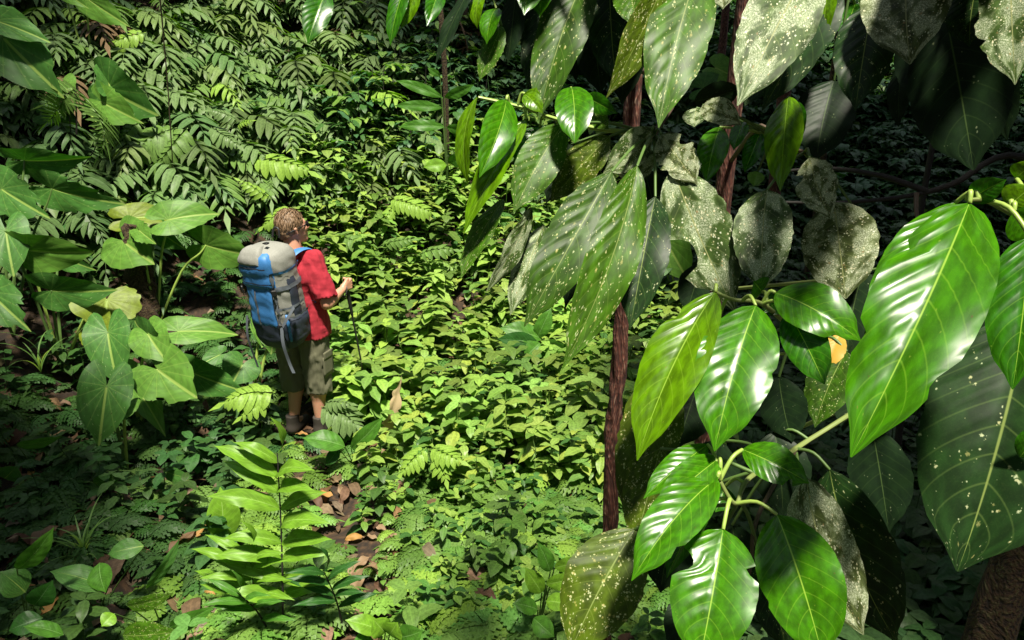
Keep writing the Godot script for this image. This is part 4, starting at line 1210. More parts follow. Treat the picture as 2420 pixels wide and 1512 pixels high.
	for i in 16:
		var x := r.randf_range(1200, 1560)
		var y := r.randf_range(-420, -150)
		var d := r.randf_range(1.35, 1.8)
		over.append([x, y, x + r.randf_range(-110, 110), y + r.randf_range(80, 200), r.randf_range(80, 140), d, d - 0.1, r.randf_range(-0.7, 0.7), ["old_leaf_0", "old_leaf_2", "dark_leaf"][i % 3], {"nl": 14, "nw": 3}])
	branch(A, [Vector3(foot.x, 3.8, foot.z - 0.05), at(1450, -320, 1.7), at(1300, -260, 1.6)], 0.012, 0.005, "stem_brown", over)

	# a dark trunk at the right edge, and its low branches
	var foot3 := at(2470, 900, 2.3)
	var g3 := on_ground(foot3.x + 0.03, foot3.z)
	var C := thing("forest_tree", "dark mossy-barked tree at the right edge with low black branches", "tree", g3)
	trunk(C, [g3 + Vector3(-0.02, -0.15, 0.05), g3 + Vector3(0.05, 0.7, 0), g3 + Vector3(0.22, 1.7, -0.05), g3 + Vector3(0.3, 2.6, -0.1), g3 + Vector3(0.3, 5.0, -0.1)], 0.085, 0.06, "mossy_bark", 0.3)
	var start := g3 + Vector3(0.25, 2.0, -0.06)
	branch(C, [start, at(2420, 372, 2.4), at(2250, 435, 2.5), at(2150, 462, 2.55), at(2000, 478, 2.6), at(1850, 478, 2.65)], 0.014, 0.005, "stem_dark", [], false)
	branch(C, [at(2190, 452, 2.53), at(2080, 415, 2.6), at(1960, 398, 2.7), at(1850, 405, 2.8)], 0.012, 0.006, "stem_dark", [], false)
	branch(C, [at(2165, 458, 2.54), at(2165, 500, 2.5), at(2175, 560, 2.45)], 0.010, 0.005, "stem_brown", [], false)
	var foot4 := ground_at(2150, 1290)
	var D := thing("thin_trunk", "thin black curved stem behind the large leaves, lower right", "tree", foot4)
	trunk(D, [foot4 + Vector3(0, -0.1, 0), at(2120, 1080, depth_of(foot4) - 0.4), at(2150, 850, depth_of(foot4) - 0.6), at(2160, 600, depth_of(foot4) - 0.9), at(2230, 200, depth_of(foot4) - 1.1)], 0.022, 0.012, "stem_dark")

	# trunks further back
	var back := [["pale blotched trunk behind the red-barked tree", 1800, 640, 0.085, "bark"], ["thin dark trunk behind the crusted leaves", 1885, 760, 0.035, "mossy_bark"],
		["reddish lichen-spotted trunk far back, top right of centre", 1690, 245, 0.065, "bark"], ["grey slender trunk far back at the top centre", 1090, 130, 0.09, "mossy_bark"], ["thin dark trunk behind the paired-leaf sapling", 1055, 430, 0.035, "mossy_bark"]]
	for a in back:
		var f := ground_at(a[1], a[2])
		var o := thing("forest_tree", a[0], "tree", f)
		trunk(o, [f + Vector3(0, -0.2, 0), f + Vector3(0.02, 1.2, 0), f + Vector3(-0.03, 3.0, 0), f + Vector3(0.05, 6.0, -0.1)], a[3], a[3] * 0.7, a[4], 0.2)
	# mossy stump, hanging vine, bare twig
	var s := ground_at(352, 775)
	var st := thing("tree_stump", "dark mossy stump among the heart-leaved plants", "stump", s)
	trunk(st, [s + Vector3(0.02, -0.1, 0), s + Vector3(0, 0.35, 0), s + Vector3(0.015, 0.7, -0.02), s + Vector3(0.03, 0.92, -0.02)], 0.115, 0.075, "mossy_bark", 0.8)
	var v0 := ground_at(412, 455)
	var vine := thing("hanging_vine", "thin pale vine hanging straight down over the left slope", "vine", v0)
	var dv := depth_of(v0)
	var pts := curve([v0, at(405, 340, dv - 0.4), at(396, 200, dv - 0.7), at(384, 60, dv - 1.0), at(376, -60, dv - 1.25), at(370, -500, dv - 2.0)], 6)
	for k in pts.size(): pts[k] -= v0
	part("stem", tube(pts, [0.006] if false else taper(pts.size(), 0.005, 0.007), 6, 0.4), mats.stem_brown, vine)
	var tw := ground_at(1130, 215)
	var twig := thing("bare_twig", "bare forked twig on the far slope at the top", "twig", tw)
	var dt := depth_of(tw) - 0.3
	var q := curve([tw, at(1105, 120, dt), at(1090, 60, dt), at(1060, 20, dt)], 5)
	for k in q.size(): q[k] -= tw
	part("stem", tube(q, taper(q.size(), 0.016, 0.008), 6, 0.3), mats.dry_leaf_0, twig)
	var q2 := [at(1105, 110, dt) - tw, at(1060, 125, dt) - tw, at(1010, 145, dt) - tw]
	part("side_twig", tube(q2, taper(3, 0.009, 0.005), 6), mats.dry_leaf_0, twig)

# ---------------------------------------------------------------- the hiker: distance fields meshed as surface nets
class Field:
	var o: Vector3
	var c: float
	var nx: int
	var ny: int
	var nz: int
	var d := PackedFloat32Array()
	func _init(lo: Vector3, hi: Vector3, cell: float) -> void:
		o = lo
		c = cell
		nx = int((hi.x - lo.x) / c) + 2
		ny = int((hi.y - lo.y) / c) + 2
		nz = int((hi.z - lo.z) / c) + 2
		d.resize(nx * ny * nz)
		d.fill(1.0)
	func span(lo: Vector3, hi: Vector3) -> Array:
		return [maxi(0, int((lo.x - o.x) / c)), mini(nx - 1, int((hi.x - o.x) / c) + 1), maxi(0, int((lo.y - o.y) / c)), mini(ny - 1, int((hi.y - o.y) / c) + 1), maxi(0, int((lo.z - o.z) / c)), mini(nz - 1, int((hi.z - o.z) / c) + 1)]
	func blend(i: int, v: float, k: float) -> void:
		var a := d[i]
		if k <= 0.0:
			d[i] = minf(a, v)
			return
		var h := maxf(k - absf(a - v), 0.0) / k
		d[i] = minf(a, v) - h * h * k * 0.25
	func bone(a: Vector3, ra: float, b: Vector3, rb: float, k := 0.03, flat := 1.0) -> void:
		var m := maxf(ra, rb) + k + 3.0 * c
		var s := span(Vector3(minf(a.x, b.x), minf(a.y, b.y), minf(a.z, b.z)) - Vector3.ONE * m, Vector3(maxf(a.x, b.x), maxf(a.y, b.y), maxf(a.z, b.z)) + Vector3.ONE * m)
		var ab := b - a
		var l2 := maxf(ab.length_squared(), 1e-9)
		for y in range(s[2], s[3] + 1):
			for z in range(s[4], s[5] + 1):
				for x in range(s[0], s[1] + 1):
					var p := o + Vector3(x, y, z) * c
					var t := clampf((p - a).dot(ab) / l2, 0.0, 1.0)
					var e := p - a - ab * t
					e.z *= flat
					blend((y * nz + z) * nx + x, e.length() - lerpf(ra, rb, t), k)
	func ball(m: Vector3, r: Vector3, k := 0.02) -> void:
		var g := maxf(r.x, maxf(r.y, r.z)) + k + 3.0 * c
		var s := span(m - Vector3.ONE * g, m + Vector3.ONE * g)
		var least := minf(r.x, minf(r.y, r.z))
		for y in range(s[2], s[3] + 1):
			for z in range(s[4], s[5] + 1):
				for x in range(s[0], s[1] + 1):
					var p := o + Vector3(x, y, z) * c - m
					blend((y * nz + z) * nx + x, ((p / r).length() - 1.0) * least, k)
	func cut(n: Vector3, at_point: Vector3) -> void:
		for y in ny:
			for z in nz:
				for x in nx:
					var i := (y * nz + z) * nx + x
					if d[i] < 0.3:
						d[i] = maxf(d[i], n.dot(o + Vector3(x, y, z) * c - at_point))
	func join(f: Field, k: float) -> void:
		for i in d.size():
			if f.d[i] < 0.3: blend(i, f.d[i], k)
	func rough(n: FastNoiseLite, amp: float, stretch: Vector3) -> void:
		for y in ny:
			for z in nz:
				for x in nx:
					var i := (y * nz + z) * nx + x
					if absf(d[i]) < 0.05:
						var p := (o + Vector3(x, y, z) * c) * stretch
						d[i] += amp * n.get_noise_3d(p.x, p.y, p.z)
	func mesh_into(st: SurfaceTool) -> void:
		var at_cell := {}
		var v := PackedVector3Array()
		var n := PackedVector3Array()
		for y in ny - 1:
			for z in nz - 1:
				for x in nx - 1:
					var i := (y * nz + z) * nx + x
					if absf(d[i]) > 2.5 * c: continue
					var e := [d[i], d[i + 1], d[i + nx], d[i + nx + 1], d[i + nx * nz], d[i + nx * nz + 1], d[i + nx * nz + nx], d[i + nx * nz + nx + 1]]
					var inside := 0
					for k in 8:
						if e[k] < 0.0: inside += 1
					if inside == 0 or inside == 8: continue
					var sum := Vector3.ZERO
					var cnt := 0
					for k in 8:
						for b in [1, 2, 4]:
							if k & b: continue
							var k2: int = k | b
							if (e[k] < 0.0) != (e[k2] < 0.0):
								var t: float = e[k] / (e[k] - e[k2])
								var p := Vector3(k & 1, (k >> 2) & 1, (k >> 1) & 1)
								var p2 := Vector3(k2 & 1, (k2 >> 2) & 1, (k2 >> 1) & 1)
								sum += p.lerp(p2, t)
								cnt += 1
					at_cell[i] = v.size()
					v.append(o + (Vector3(x, y, z) + sum / cnt) * c)
					n.append(Vector3(e[1] + e[3] + e[5] + e[7] - e[0] - e[2] - e[4] - e[6], e[4] + e[5] + e[6] + e[7] - e[0] - e[1] - e[2] - e[3], e[2] + e[3] + e[6] + e[7] - e[0] - e[1] - e[4] - e[5]).normalized())
		var quad := func(a: int, b: int, cc: int, dd: int, flip: bool) -> void:
			if not (at_cell.has(a) and at_cell.has(b) and at_cell.has(cc) and at_cell.has(dd)): return
			var w := [at_cell[a], at_cell[b], at_cell[cc], at_cell[dd]]
			for k in ([0, 1, 2, 0, 2, 3] if not flip else [0, 2, 1, 0, 3, 2]):
				st.set_normal(n[w[k]])
				st.add_vertex(v[w[k]])
		for y in range(1, ny - 1):
			for z in range(1, nz - 1):
				for x in range(1, nx - 1):
					var i := (y * nz + z) * nx + x
					if absf(d[i]) > 2.5 * c: continue
					var sx := nx * nz
					if (d[i] < 0.0) != (d[i + 1] < 0.0): quad.call(i, i - nx, i - nx - sx, i - sx, d[i] >= 0.0)
					if (d[i] < 0.0) != (d[i + sx] < 0.0): quad.call(i, i - 1, i - 1 - nx, i - nx, d[i] >= 0.0)
					if (d[i] < 0.0) != (d[i + nx] < 0.0): quad.call(i, i - sx, i - sx - 1, i - 1, d[i] >= 0.0)

func net(f: Field) -> ArrayMesh:
	var st := SurfaceTool.new()
	st.begin(Mesh.PRIMITIVE_TRIANGLES)
	f.mesh_into(st)
	st.index()
	return st.commit()

# the hiker's joints, in his own axes: he faces -Z, his right is +X
var R_SHOULDER := Vector3(0.185, 1.44, 0.0)
var R_ELBOW := Vector3(0.28, 1.13, 0.03)
var R_WRIST := Vector3(0.275, 1.17, -0.19)
var R_GRIP := Vector3(0.268, 1.195, -0.262)
var L_SHOULDER := Vector3(-0.185, 1.44, 0.0)
var L_ELBOW := Vector3(-0.27, 1.16, -0.02)
var L_WRIST := Vector3(-0.20, 1.20, -0.24)

func hand(st: SurfaceTool, m: Vector3, mirror: float, wrist: Vector3) -> void:
	var f := Field.new(m - Vector3(0.085, 0.085, 0.105), m + Vector3(0.085, 0.085, 0.12), 0.0032)
	var q := func(x: float, y: float, z: float) -> Vector3: return m + Vector3(x * mirror, y, z)
	var heel := wrist.lerp(m, 0.25)
	f.bone(wrist, 0.027, heel, 0.026, 0.01)
	for i in 4:
		var y: float = [0.034, 0.012, -0.010, -0.031][i]
		var l: float = [1.0, 1.08, 1.02, 0.86][i]
		var r: float = [0.0096, 0.0100, 0.0095, 0.0083][i]
		f.bone(heel + Vector3(0, y * 0.45, 0), 0.018, q.call(0.027, y, -0.022 * l), 0.0125, 0.012)
		f.bone(q.call(0.027, y, -0.022 * l), r * 1.15, q.call(0.004, y - 0.002, -0.040 * l), r, 0.004)
		f.bone(q.call(0.004, y - 0.002, -0.040 * l), r, q.call(-0.024, y - 0.004, -0.024 * l), r * 0.95, 0.003)
		f.bone(q.call(-0.024, y - 0.004, -0.024 * l), r * 0.95, q.call(-0.021, y - 0.005, 0.0), r * 0.85, 0.003)
	f.bone(heel + Vector3(0, 0.012, 0), 0.017, q.call(0.018, 0.042, 0.012), 0.0125, 0.012)
	f.bone(q.call(0.018, 0.042, 0.012), 0.0112, q.call(-0.012, 0.047, 0.006), 0.010, 0.004)
	f.bone(q.call(-0.012, 0.047, 0.006), 0.010, q.call(-0.027, 0.036, -0.016), 0.0088, 0.003)
	f.mesh_into(st)

func make_hiker() -> void:
	var g := ground_at(738, 1016)
	var yaw := -deg_to_rad(19.0)
	var place := Transform3D(Basis(Vector3.UP, yaw) * 0.968, g)
	var cloth := FastNoiseLite.new()
	cloth.seed = 4
	cloth.frequency = 1.0
	cloth.fractal_octaves = 2
	var skin := mat("skin", col(0.50, 0.255, 0.165), 0.5, {"subsurf_scatter_enabled": true, "subsurf_scatter_strength": 0.15})
	var red := mat("red_cotton", col(0.30, 0.012, 0.026), 0.9)
	var olive := mat("olive_cotton", col(0.105, 0.105, 0.062), 0.9)
	var hairm := mat("hair", col(0.17, 0.105, 0.055), 0.55)
	var boot := mat("boot_leather", col(0.035, 0.028, 0.022), 0.8)
	var black := mat("black_plastic", col(0.012, 0.012, 0.013), 0.45)

	var o := thing("person", "person in a red t-shirt and olive shorts, seen from behind, gazing up to the right", "person", g)
	o.transform = place
	# body: one surface
	var st := SurfaceTool.new()
	st.begin(Mesh.PRIMITIVE_TRIANGLES)
	var f := Field.new(Vector3(-0.4, -0.02, -0.32), Vector3(0.4, 1.64, 0.24), 0.0125)
	f.bone(Vector3(-0.08, 0.95, 0), 0.115, Vector3(0.08, 0.95, 0), 0.115, 0.05)
	f.bone(Vector3(-0.06, 1.10, 0), 0.105, Vector3(0.06, 1.10, 0), 0.105, 0.08)
	f.bone(Vector3(-0.09, 1.32, 0), 0.115, Vector3(0.09, 1.32, 0), 0.115, 0.08)
	f.bone(Vector3(-0.16, 1.43, 0), 0.055, Vector3(0.16, 1.43, 0), 0.055, 0.06)
	f.bone(Vector3(0, 1.42, 0.005), 0.075, Vector3(0, 1.60, -0.02), 0.056, 0.05)
	for s in [-1.0, 1.0]:
		var hip := Vector3(s * 0.095, 0.93, 0)
		var knee := Vector3(s * 0.105, 0.50, -0.015 if s > 0 else -0.05)
		var ankle := Vector3(s * 0.11, 0.09, 0.03 if s > 0 else 0.08)
		f.bone(hip, 0.095, knee, 0.060, 0.04)
		f.bone(knee, 0.057, knee.lerp(ankle, 0.32) + Vector3(0, 0, 0.018), 0.060, 0.03)
		f.bone(knee.lerp(ankle, 0.32) + Vector3(0, 0, 0.018), 0.060, ankle, 0.037, 0.03)
		f.bone(ankle, 0.036, ankle + Vector3(s * 0.01, -0.045, -0.14), 0.034, 0.03)
	for a in [[R_SHOULDER, R_ELBOW, R_WRIST], [L_SHOULDER, L_ELBOW, L_WRIST]]:
		f.bone(a[0], 0.058, a[1], 0.044, 0.04)
		f.bone(a[1], 0.046, a[1].lerp(a[2], 0.3), 0.045, 0.02)
		f.bone(a[1].lerp(a[2], 0.3), 0.045, a[2], 0.028, 0.015)
	f.mesh_into(st)
	# head, in its own axes, then turned towards the right and tipped back
	var head_at := Vector3(0, 1.665, -0.035)
	var hd := Field.new(Vector3(-0.12, -0.17, -0.15), Vector3(0.12, 0.16, 0.15), 0.0048)
	hd.ball(Vector3(0, 0.035, 0.015), Vector3(0.077, 0.10, 0.098), 0.03)
	hd.ball(Vector3(0, -0.035, -0.035), Vector3(0.062, 0.085, 0.066), 0.04)
	hd.bone(Vector3(0, -0.02, -0.02), 0.055, Vector3(0, -0.095, -0.075), 0.022, 0.03)
	hd.bone(Vector3(-0.022, -0.098, -0.072), 0.016, Vector3(0.022, -0.098, -0.072), 0.016, 0.02)
	hd.bone(Vector3(-0.03, 0.035, -0.075), 0.016, Vector3(0.03, 0.035, -0.075), 0.016, 0.02)
	hd.bone(Vector3(0, 0.020, -0.098), 0.009, Vector3(0, -0.024, -0.122), 0.0125, 0.012)
	hd.bone(Vector3(-0.012, -0.028, -0.108), 0.008, Vector3(0.012, -0.028, -0.108), 0.008, 0.01)
	hd.bone(Vector3(-0.018, -0.058, -0.094), 0.008, Vector3(0.018, -0.058, -0.094), 0.008, 0.008)
	hd.bone(Vector3(-0.016, -0.070, -0.091), 0.008, Vector3(0.016, -0.070, -0.091), 0.008, 0.008)
	for s in [-1.0, 1.0]:
		hd.ball(Vector3(s * 0.040, -0.012, -0.072), Vector3(0.022, 0.018, 0.016), 0.02)
		hd.bone(Vector3(s * 0.074, 0.004, 0.012), 0.010, Vector3(s * 0.086, 0.014, 0.028), 0.010, 0.006)
		hd.bone(Vector3(s * 0.086, 0.014, 0.028), 0.011, Vector3(s * 0.082, -0.028, 0.016), 0.008, 0.006)
	hd.bone(Vector3(0, -0.04, 0.02), 0.058, Vector3(0, -0.15, 0.045), 0.056, 0.03)
	var hs := SurfaceTool.new()
	hs.begin(Mesh.PRIMITIVE_TRIANGLES)
	hd.mesh_into(hs)
	var turn := Transform3D(Basis(Vector3.UP, -0.42) * Basis(Vector3.RIGHT, 0.12), head_at)
	st.append_from(hs.commit(), 0, turn)
	hand(st, R_GRIP, 1.0, R_WRIST)
	hand(st, L_WRIST + Vector3(0.01, 0.02, -0.07), -1.0, L_WRIST)
	part("body", st.commit(), skin, o)
	# hair: short tousled tufts on the skull
	var hf := Field.new(Vector3(-0.12, -0.10, -0.14), Vector3(0.12, 0.175, 0.16), 0.0036)
	hf.ball(Vector3(0, 0.045, 0.020), Vector3(0.086, 0.107, 0.105), 0.02)
	hf.ball(Vector3(0, -0.01, 0.060), Vector3(0.068, 0.075, 0.056), 0.03)
	hf.cut(Vector3(0, -0.55, -1).normalized(), Vector3(0, 0.045, -0.068))
	hf.cut(Vector3(0, -1, -0.42).normalized(), Vector3(0, -0.030, 0.035))
	var tufts := FastNoiseLite.new()
	tufts.seed = 12
	tufts.frequency = 1.0
	tufts.fractal_octaves = 3
	hf.rough(tufts, 0.007, Vector3(20, 24, 16))
	var hair := SurfaceTool.new()
	hair.append_from(net(hf), 0, Transform3D())
	var hr := RandomNumberGenerator.new()
	hr.seed = 8
	var locks := []
	for k in 3: locks.append(leaf(0.046, 0.006, {"nl": 5, "nw": 1, "peak": 0.35, "full": 0.5, "curl": 0.8 + 0.25 * k, "fold": 0.5, "wave": 0.0, "deep": 0.0, "twist": 0.5 * (k - 1)}))
	for i in 1500:
		var q := Vector3(hr.randfn(), hr.randfn(), hr.randfn()).normalized()
		var p := Vector3(0, 0.045, 0.020) + q * Vector3(0.085, 0.106, 0.104)
		if q.z < -0.62 - 0.2 * q.y or q.y < -0.30 + 0.55 * maxf(0.0, -q.z) - 0.35 * maxf(0.0, q.z): continue
		var down := Vector3(0.25, -0.5 - 0.5 * (1.0 - q.y), 0.35) + Vector3(hr.randf_range(-0.3, 0.3), hr.randf_range(-0.2, 0.2), hr.randf_range(-0.3, 0.3))
		down = (down - q * down.dot(q)).normalized() + q * hr.randf_range(-0.02, 0.13)
		hair.append_from(locks[i % 3], 0, Transform3D(aimed(down, q) * hr.randf_range(0.7, 1.2), p - q * 0.004))
	part("hair", hair.commit(), hairm, o, turn)
	# eyes and mouth, though he looks away
	for s in [-1.0, 1.0]:
		part("eye", tube([Vector3(0, 0, -0.006), Vector3(0, 0, 0.006)], [0.010, 0.010], 10), black, o, turn * Transform3D(Basis(), Vector3(s * 0.032, 0.012, -0.086)))
	# glasses on a strap that runs round the back of the head
	var ring := []
	for i in 33:
		var a := TAU * i / 32.0
		var back := maxf(0.0, cos(a))
		ring.append(turn * Vector3(sin(a) * 0.089, 0.016 - 0.03 * back, cos(a) * 0.112 + 0.008))
	part("glasses_strap", tube(ring, [0.0042], 6), black, o)
	for s in [-1.0, 1.0]:
		part("lens", tube([Vector3(0, 0, -0.003), Vector3(0, 0, 0.003)], [0.024, 0.024], 16), black, o, turn * Transform3D(Basis(), Vector3(s * 0.033, 0.010, -0.104)))
	# t-shirt
	var sf := Field.new(Vector3(-0.42, 0.74, -0.26), Vector3(0.42, 1.58, 0.28), 0.0125)
	sf.bone(Vector3(-0.09, 0.84, 0), 0.150, Vector3(0.09, 0.84, 0), 0.150, 0.02, 1.1)
	sf.bone(Vector3(-0.09, 0.98, 0), 0.140, Vector3(0.09, 0.98, 0), 0.140, 0.08, 1.1)
	sf.bone(Vector3(-0.08, 1.12, 0), 0.125, Vector3(0.08, 1.12, 0), 0.125, 0.10, 1.05)
	sf.bone(Vector3(-0.105, 1.32, 0), 0.128, Vector3(0.105, 1.32, 0), 0.128, 0.10)
	sf.bone(Vector3(-0.15, 1.43, 0), 0.072, Vector3(0.15, 1.43, 0), 0.072, 0.06)
	sf.bone(Vector3(0, 1.42, 0.005), 0.085, Vector3(0, 1.50, -0.005), 0.075, 0.05)
	sf.cut(Vector3(0, 1, 0.15).normalized(), Vector3(0, 1.515, 0))
	sf.cut(Vector3(0, -1, 0), Vector3(0, 0.845, 0))
	for a in [[R_SHOULDER, R_ELBOW], [L_SHOULDER, L_ELBOW]]:
		var sl := Field.new(Vector3(-0.42, 0.74, -0.26), Vector3(0.42, 1.58, 0.28), 0.0125)
		var dn: Vector3 = (a[1] - a[0]).normalized()
		sl.bone(a[0] - dn * 0.01, 0.074, a[0] + dn * 0.42, 0.092, 0.0)
		sl.cut(dn, a[0] + dn * 0.285)
		sf.join(sl, 0.045)
	sf.rough(cloth, 0.016, Vector3(13, 5, 13))
	sf.rough(cloth, 0.006, Vector3(6, 15, 11))
	part("shirt", net(sf), red, o)
	# shorts
	var tf := Field.new(Vector3(-0.3, 0.30, -0.26), Vector3(0.3, 1.04, 0.26), 0.0125)
	tf.bone(Vector3(-0.08, 0.94, 0), 0.132, Vector3(0.08, 0.94, 0), 0.132, 0.03)
	for s in [-1.0, 1.0]:
		tf.bone(Vector3(s * 0.098, 0.88, 0.005), 0.122, Vector3(s * 0.115, 0.30, 0.0 if s > 0 else 0.02), 0.094, 0.012)
	tf.cut(Vector3(0, -1, 0), Vector3(0, 0.375, 0))
	tf.cut(Vector3(0, 1, 0), Vector3(0, 1.0, 0))
	tf.rough(cloth, 0.016, Vector3(12, 7, 12))
	var sh := part("shorts", net(tf), olive, o)
	part("pocket_flap", rounded(Vector3(0.012, 0.06, 0.12), 0.006), olive, sh, Transform3D(Basis(Vector3.FORWARD, 0.03), Vector3(0.222, 0.70, 0.0)))
	part("cargo_pocket", rounded(Vector3(0.010, 0.17, 0.13), 0.006), olive, sh, Transform3D(Basis(Vector3.FORWARD, 0.03), Vector3(0.216, 0.61, 0.0)))
	for s in [-1.0, 1.0]:
		var bf := Field.new(Vector3(-0.09, -0.02, -0.22), Vector3(0.09, 0.20, 0.13), 0.010)
		bf.bone(Vector3(0, 0.17, 0.02), 0.052, Vector3(0, 0.06, 0.02), 0.05, 0.02)
		bf.bone(Vector3(0, 0.045, 0.03), 0.046, Vector3(0, 0.04, -0.14), 0.044, 0.03)
		bf.cut(Vector3(0, -1, 0), Vector3(0, 0.0, 0))
		bf.cut(Vector3(0, 1, 0), Vector3(0, 0.165, 0))
		part("boot", net(bf), boot, o, Transform3D(Basis(), Vector3(s * 0.11, 0.0, 0.02 if s > 0 else 0.07)))
	make_pole(place, black)
	make_backpack(place, black)

# a box with rounded edges
func rounded(size: Vector3, r: float) -> ArrayMesh:
	var b := BoxMesh.new()
	b.size = size
	b.subdivide_width = 4
	b.subdivide_height = 4
	b.subdivide_depth = 4
	var arr := b.get_mesh_arrays()
	var v: PackedVector3Array = arr[Mesh.ARRAY_VERTEX]
	var n: PackedVector3Array = arr[Mesh.ARRAY_NORMAL]
	var inner := size / 2 - Vector3.ONE * minf(r, minf(size.x, minf(size.y, size.z)) * 0.49)
	for i in v.size():
		# pull the outer rows of points onto the edges, then round them
		var p := v[i]
		var core := p.clamp(-inner, inner)
		var dirn := p - core
		if dirn.length() > 1e-6:
			v[i] = core + dirn.normalized() * minf(r, dirn.length())
			n[i] = dirn.normalized()
	arr[Mesh.ARRAY_VERTEX] = v
	arr[Mesh.ARRAY_NORMAL] = n
	var m := ArrayMesh.new()
	m.add_surface_from_arrays(Mesh.PRIMITIVE_TRIANGLES, arr)
	return m

func make_pole(place: Transform3D, black: Material) -> void:
	var grip := place * R_GRIP
	var o := thing("trekking_pole", "black trekking pole held in the right hand", "trekking pole", grip)
	o.basis = place.basis
	var down := Vector3(0.05, -1, -0.10).normalized()
	var gp := []
	var gr := []
	for a in [[-0.055, 0.004], [-0.050, 0.013], [-0.035, 0.016], [-0.02, 0.0145], [0.06, 0.0135], [0.10, 0.0155], [0.13, 0.0155], [0.22, 0.0125], [0.27, 0.010]]:
		gp.append(down * a[0])
		gr.append(a[1])
	part("grip", tube(gp, gr, 12), black, o)
	part("shaft", tube([down * 0.26, down * 1.24], [0.008, 0.006], 8), black, o)
	var loop := curve([down * -0.04 + Vector3(0.0, 0, 0.012), Vector3(0.035, -0.02, 0.05), Vector3(0.030, -0.075, 0.075), Vector3(0.0, -0.085, 0.06), Vector3(0, -0.04, 0.02)], 5)
	part("wrist_strap", tube(loop, [0.005], 5), black, o)

# the rucksack: a lofted sack; panels, straps and pockets are patches of the same sack set a little proud of it
func sack(t: float, f: float) -> Vector3:
	var hw := 0.0
	var hd := 0.0
	var keys := [[0.0, 0.09, 0.07], [0.04, 0.145, 0.115], [0.12, 0.172, 0.145], [0.30, 0.182, 0.158], [0.55, 0.178, 0.155], [0.76, 0.165, 0.148], [0.80, 0.172, 0.158], [0.90, 0.165, 0.155], [0.96, 0.135, 0.125], [0.99, 0.08, 0.075], [1.0, 0.02, 0.02]]
	for k in keys.size() - 1:
		if t >= keys[k][0] and t <= keys[k + 1][0] + 1e-5:
			var q: float = (t - keys[k][0]) / (keys[k + 1][0] - keys[k][0])
			hw = lerpf(keys[k][1], keys[k + 1][1], q)
			hd = lerpf(keys[k][2], keys[k + 1][2], q)
	var e := 0.72
	var x := signf(sin(f)) * pow(absf(sin(f)), e) * hw
	var z := signf(cos(f)) * pow(absf(cos(f)), e) * hd
	var puff := 1.0 + 0.045 * fine.get_noise_2d(f * 90.0, t * 420.0) + 0.02 * fine.get_noise_2d(f * 300.0 + t * 200.0, t * 900.0) + 0.02 * sin(f * 6.0)
	return Vector3(x * puff, t * 0.80, z * puff)

func patch(t0: float, t1: float, f0: float, f1: float, lift: float, nt: int, nf: int, edge := 0.0) -> ArrayMesh:
	var v := PackedVector3Array()
	var uv := PackedVector2Array()
	for i in nt + 1:
		for j in nf + 1:
			var a := float(i) / nt
			var b := float(j) / nf
			var t := lerpf(t0, t1, a)
			var f := lerpf(f0, f1, b)
			var p := sack(t, f)
			var n := (sack(t, f + 0.02) - sack(t, f - 0.02)).cross(sack(minf(t + 0.01, 1.0), f) - sack(maxf(t - 0.01, 0.0), f))
			n = -n.normalized() if n.length() > 1e-9 else Vector3.UP
			if n.dot(Vector3(p.x, 0.0 if t < 0.9 else 0.1, p.z)) < 0: n = -n
			var h := lift
			if edge > 0.0: h = lift * minf(1.0, minf(minf(a, 1 - a), minf(b, 1 - b)) * edge) - (0.004 if (i == 0 or j == 0 or i == nt or j == nf) else 0.0)
			v.append(p + n * h)
			uv.append(Vector2(b, a))
	return built(v, uv, grid_index(nt + 1, nf + 1))

func strip(pts: Array, w: float, side: Vector3) -> ArrayMesh:
	var v := PackedVector3Array()
	var path := curve(pts, 5)
	for p in path:
		for q in [-0.5, 0.5]:
			v.append(p + side * w * q)
	for p in path:
		for q in [0.5, -0.5]:
			v.append(p + side * w * q + Vector3(0, 0, -0.002))
	var idx := grid_index(path.size(), 2)
	idx.append_array(grid_index(path.size(), 2, path.size() * 2))
	return built(v, PackedVector2Array(), idx)

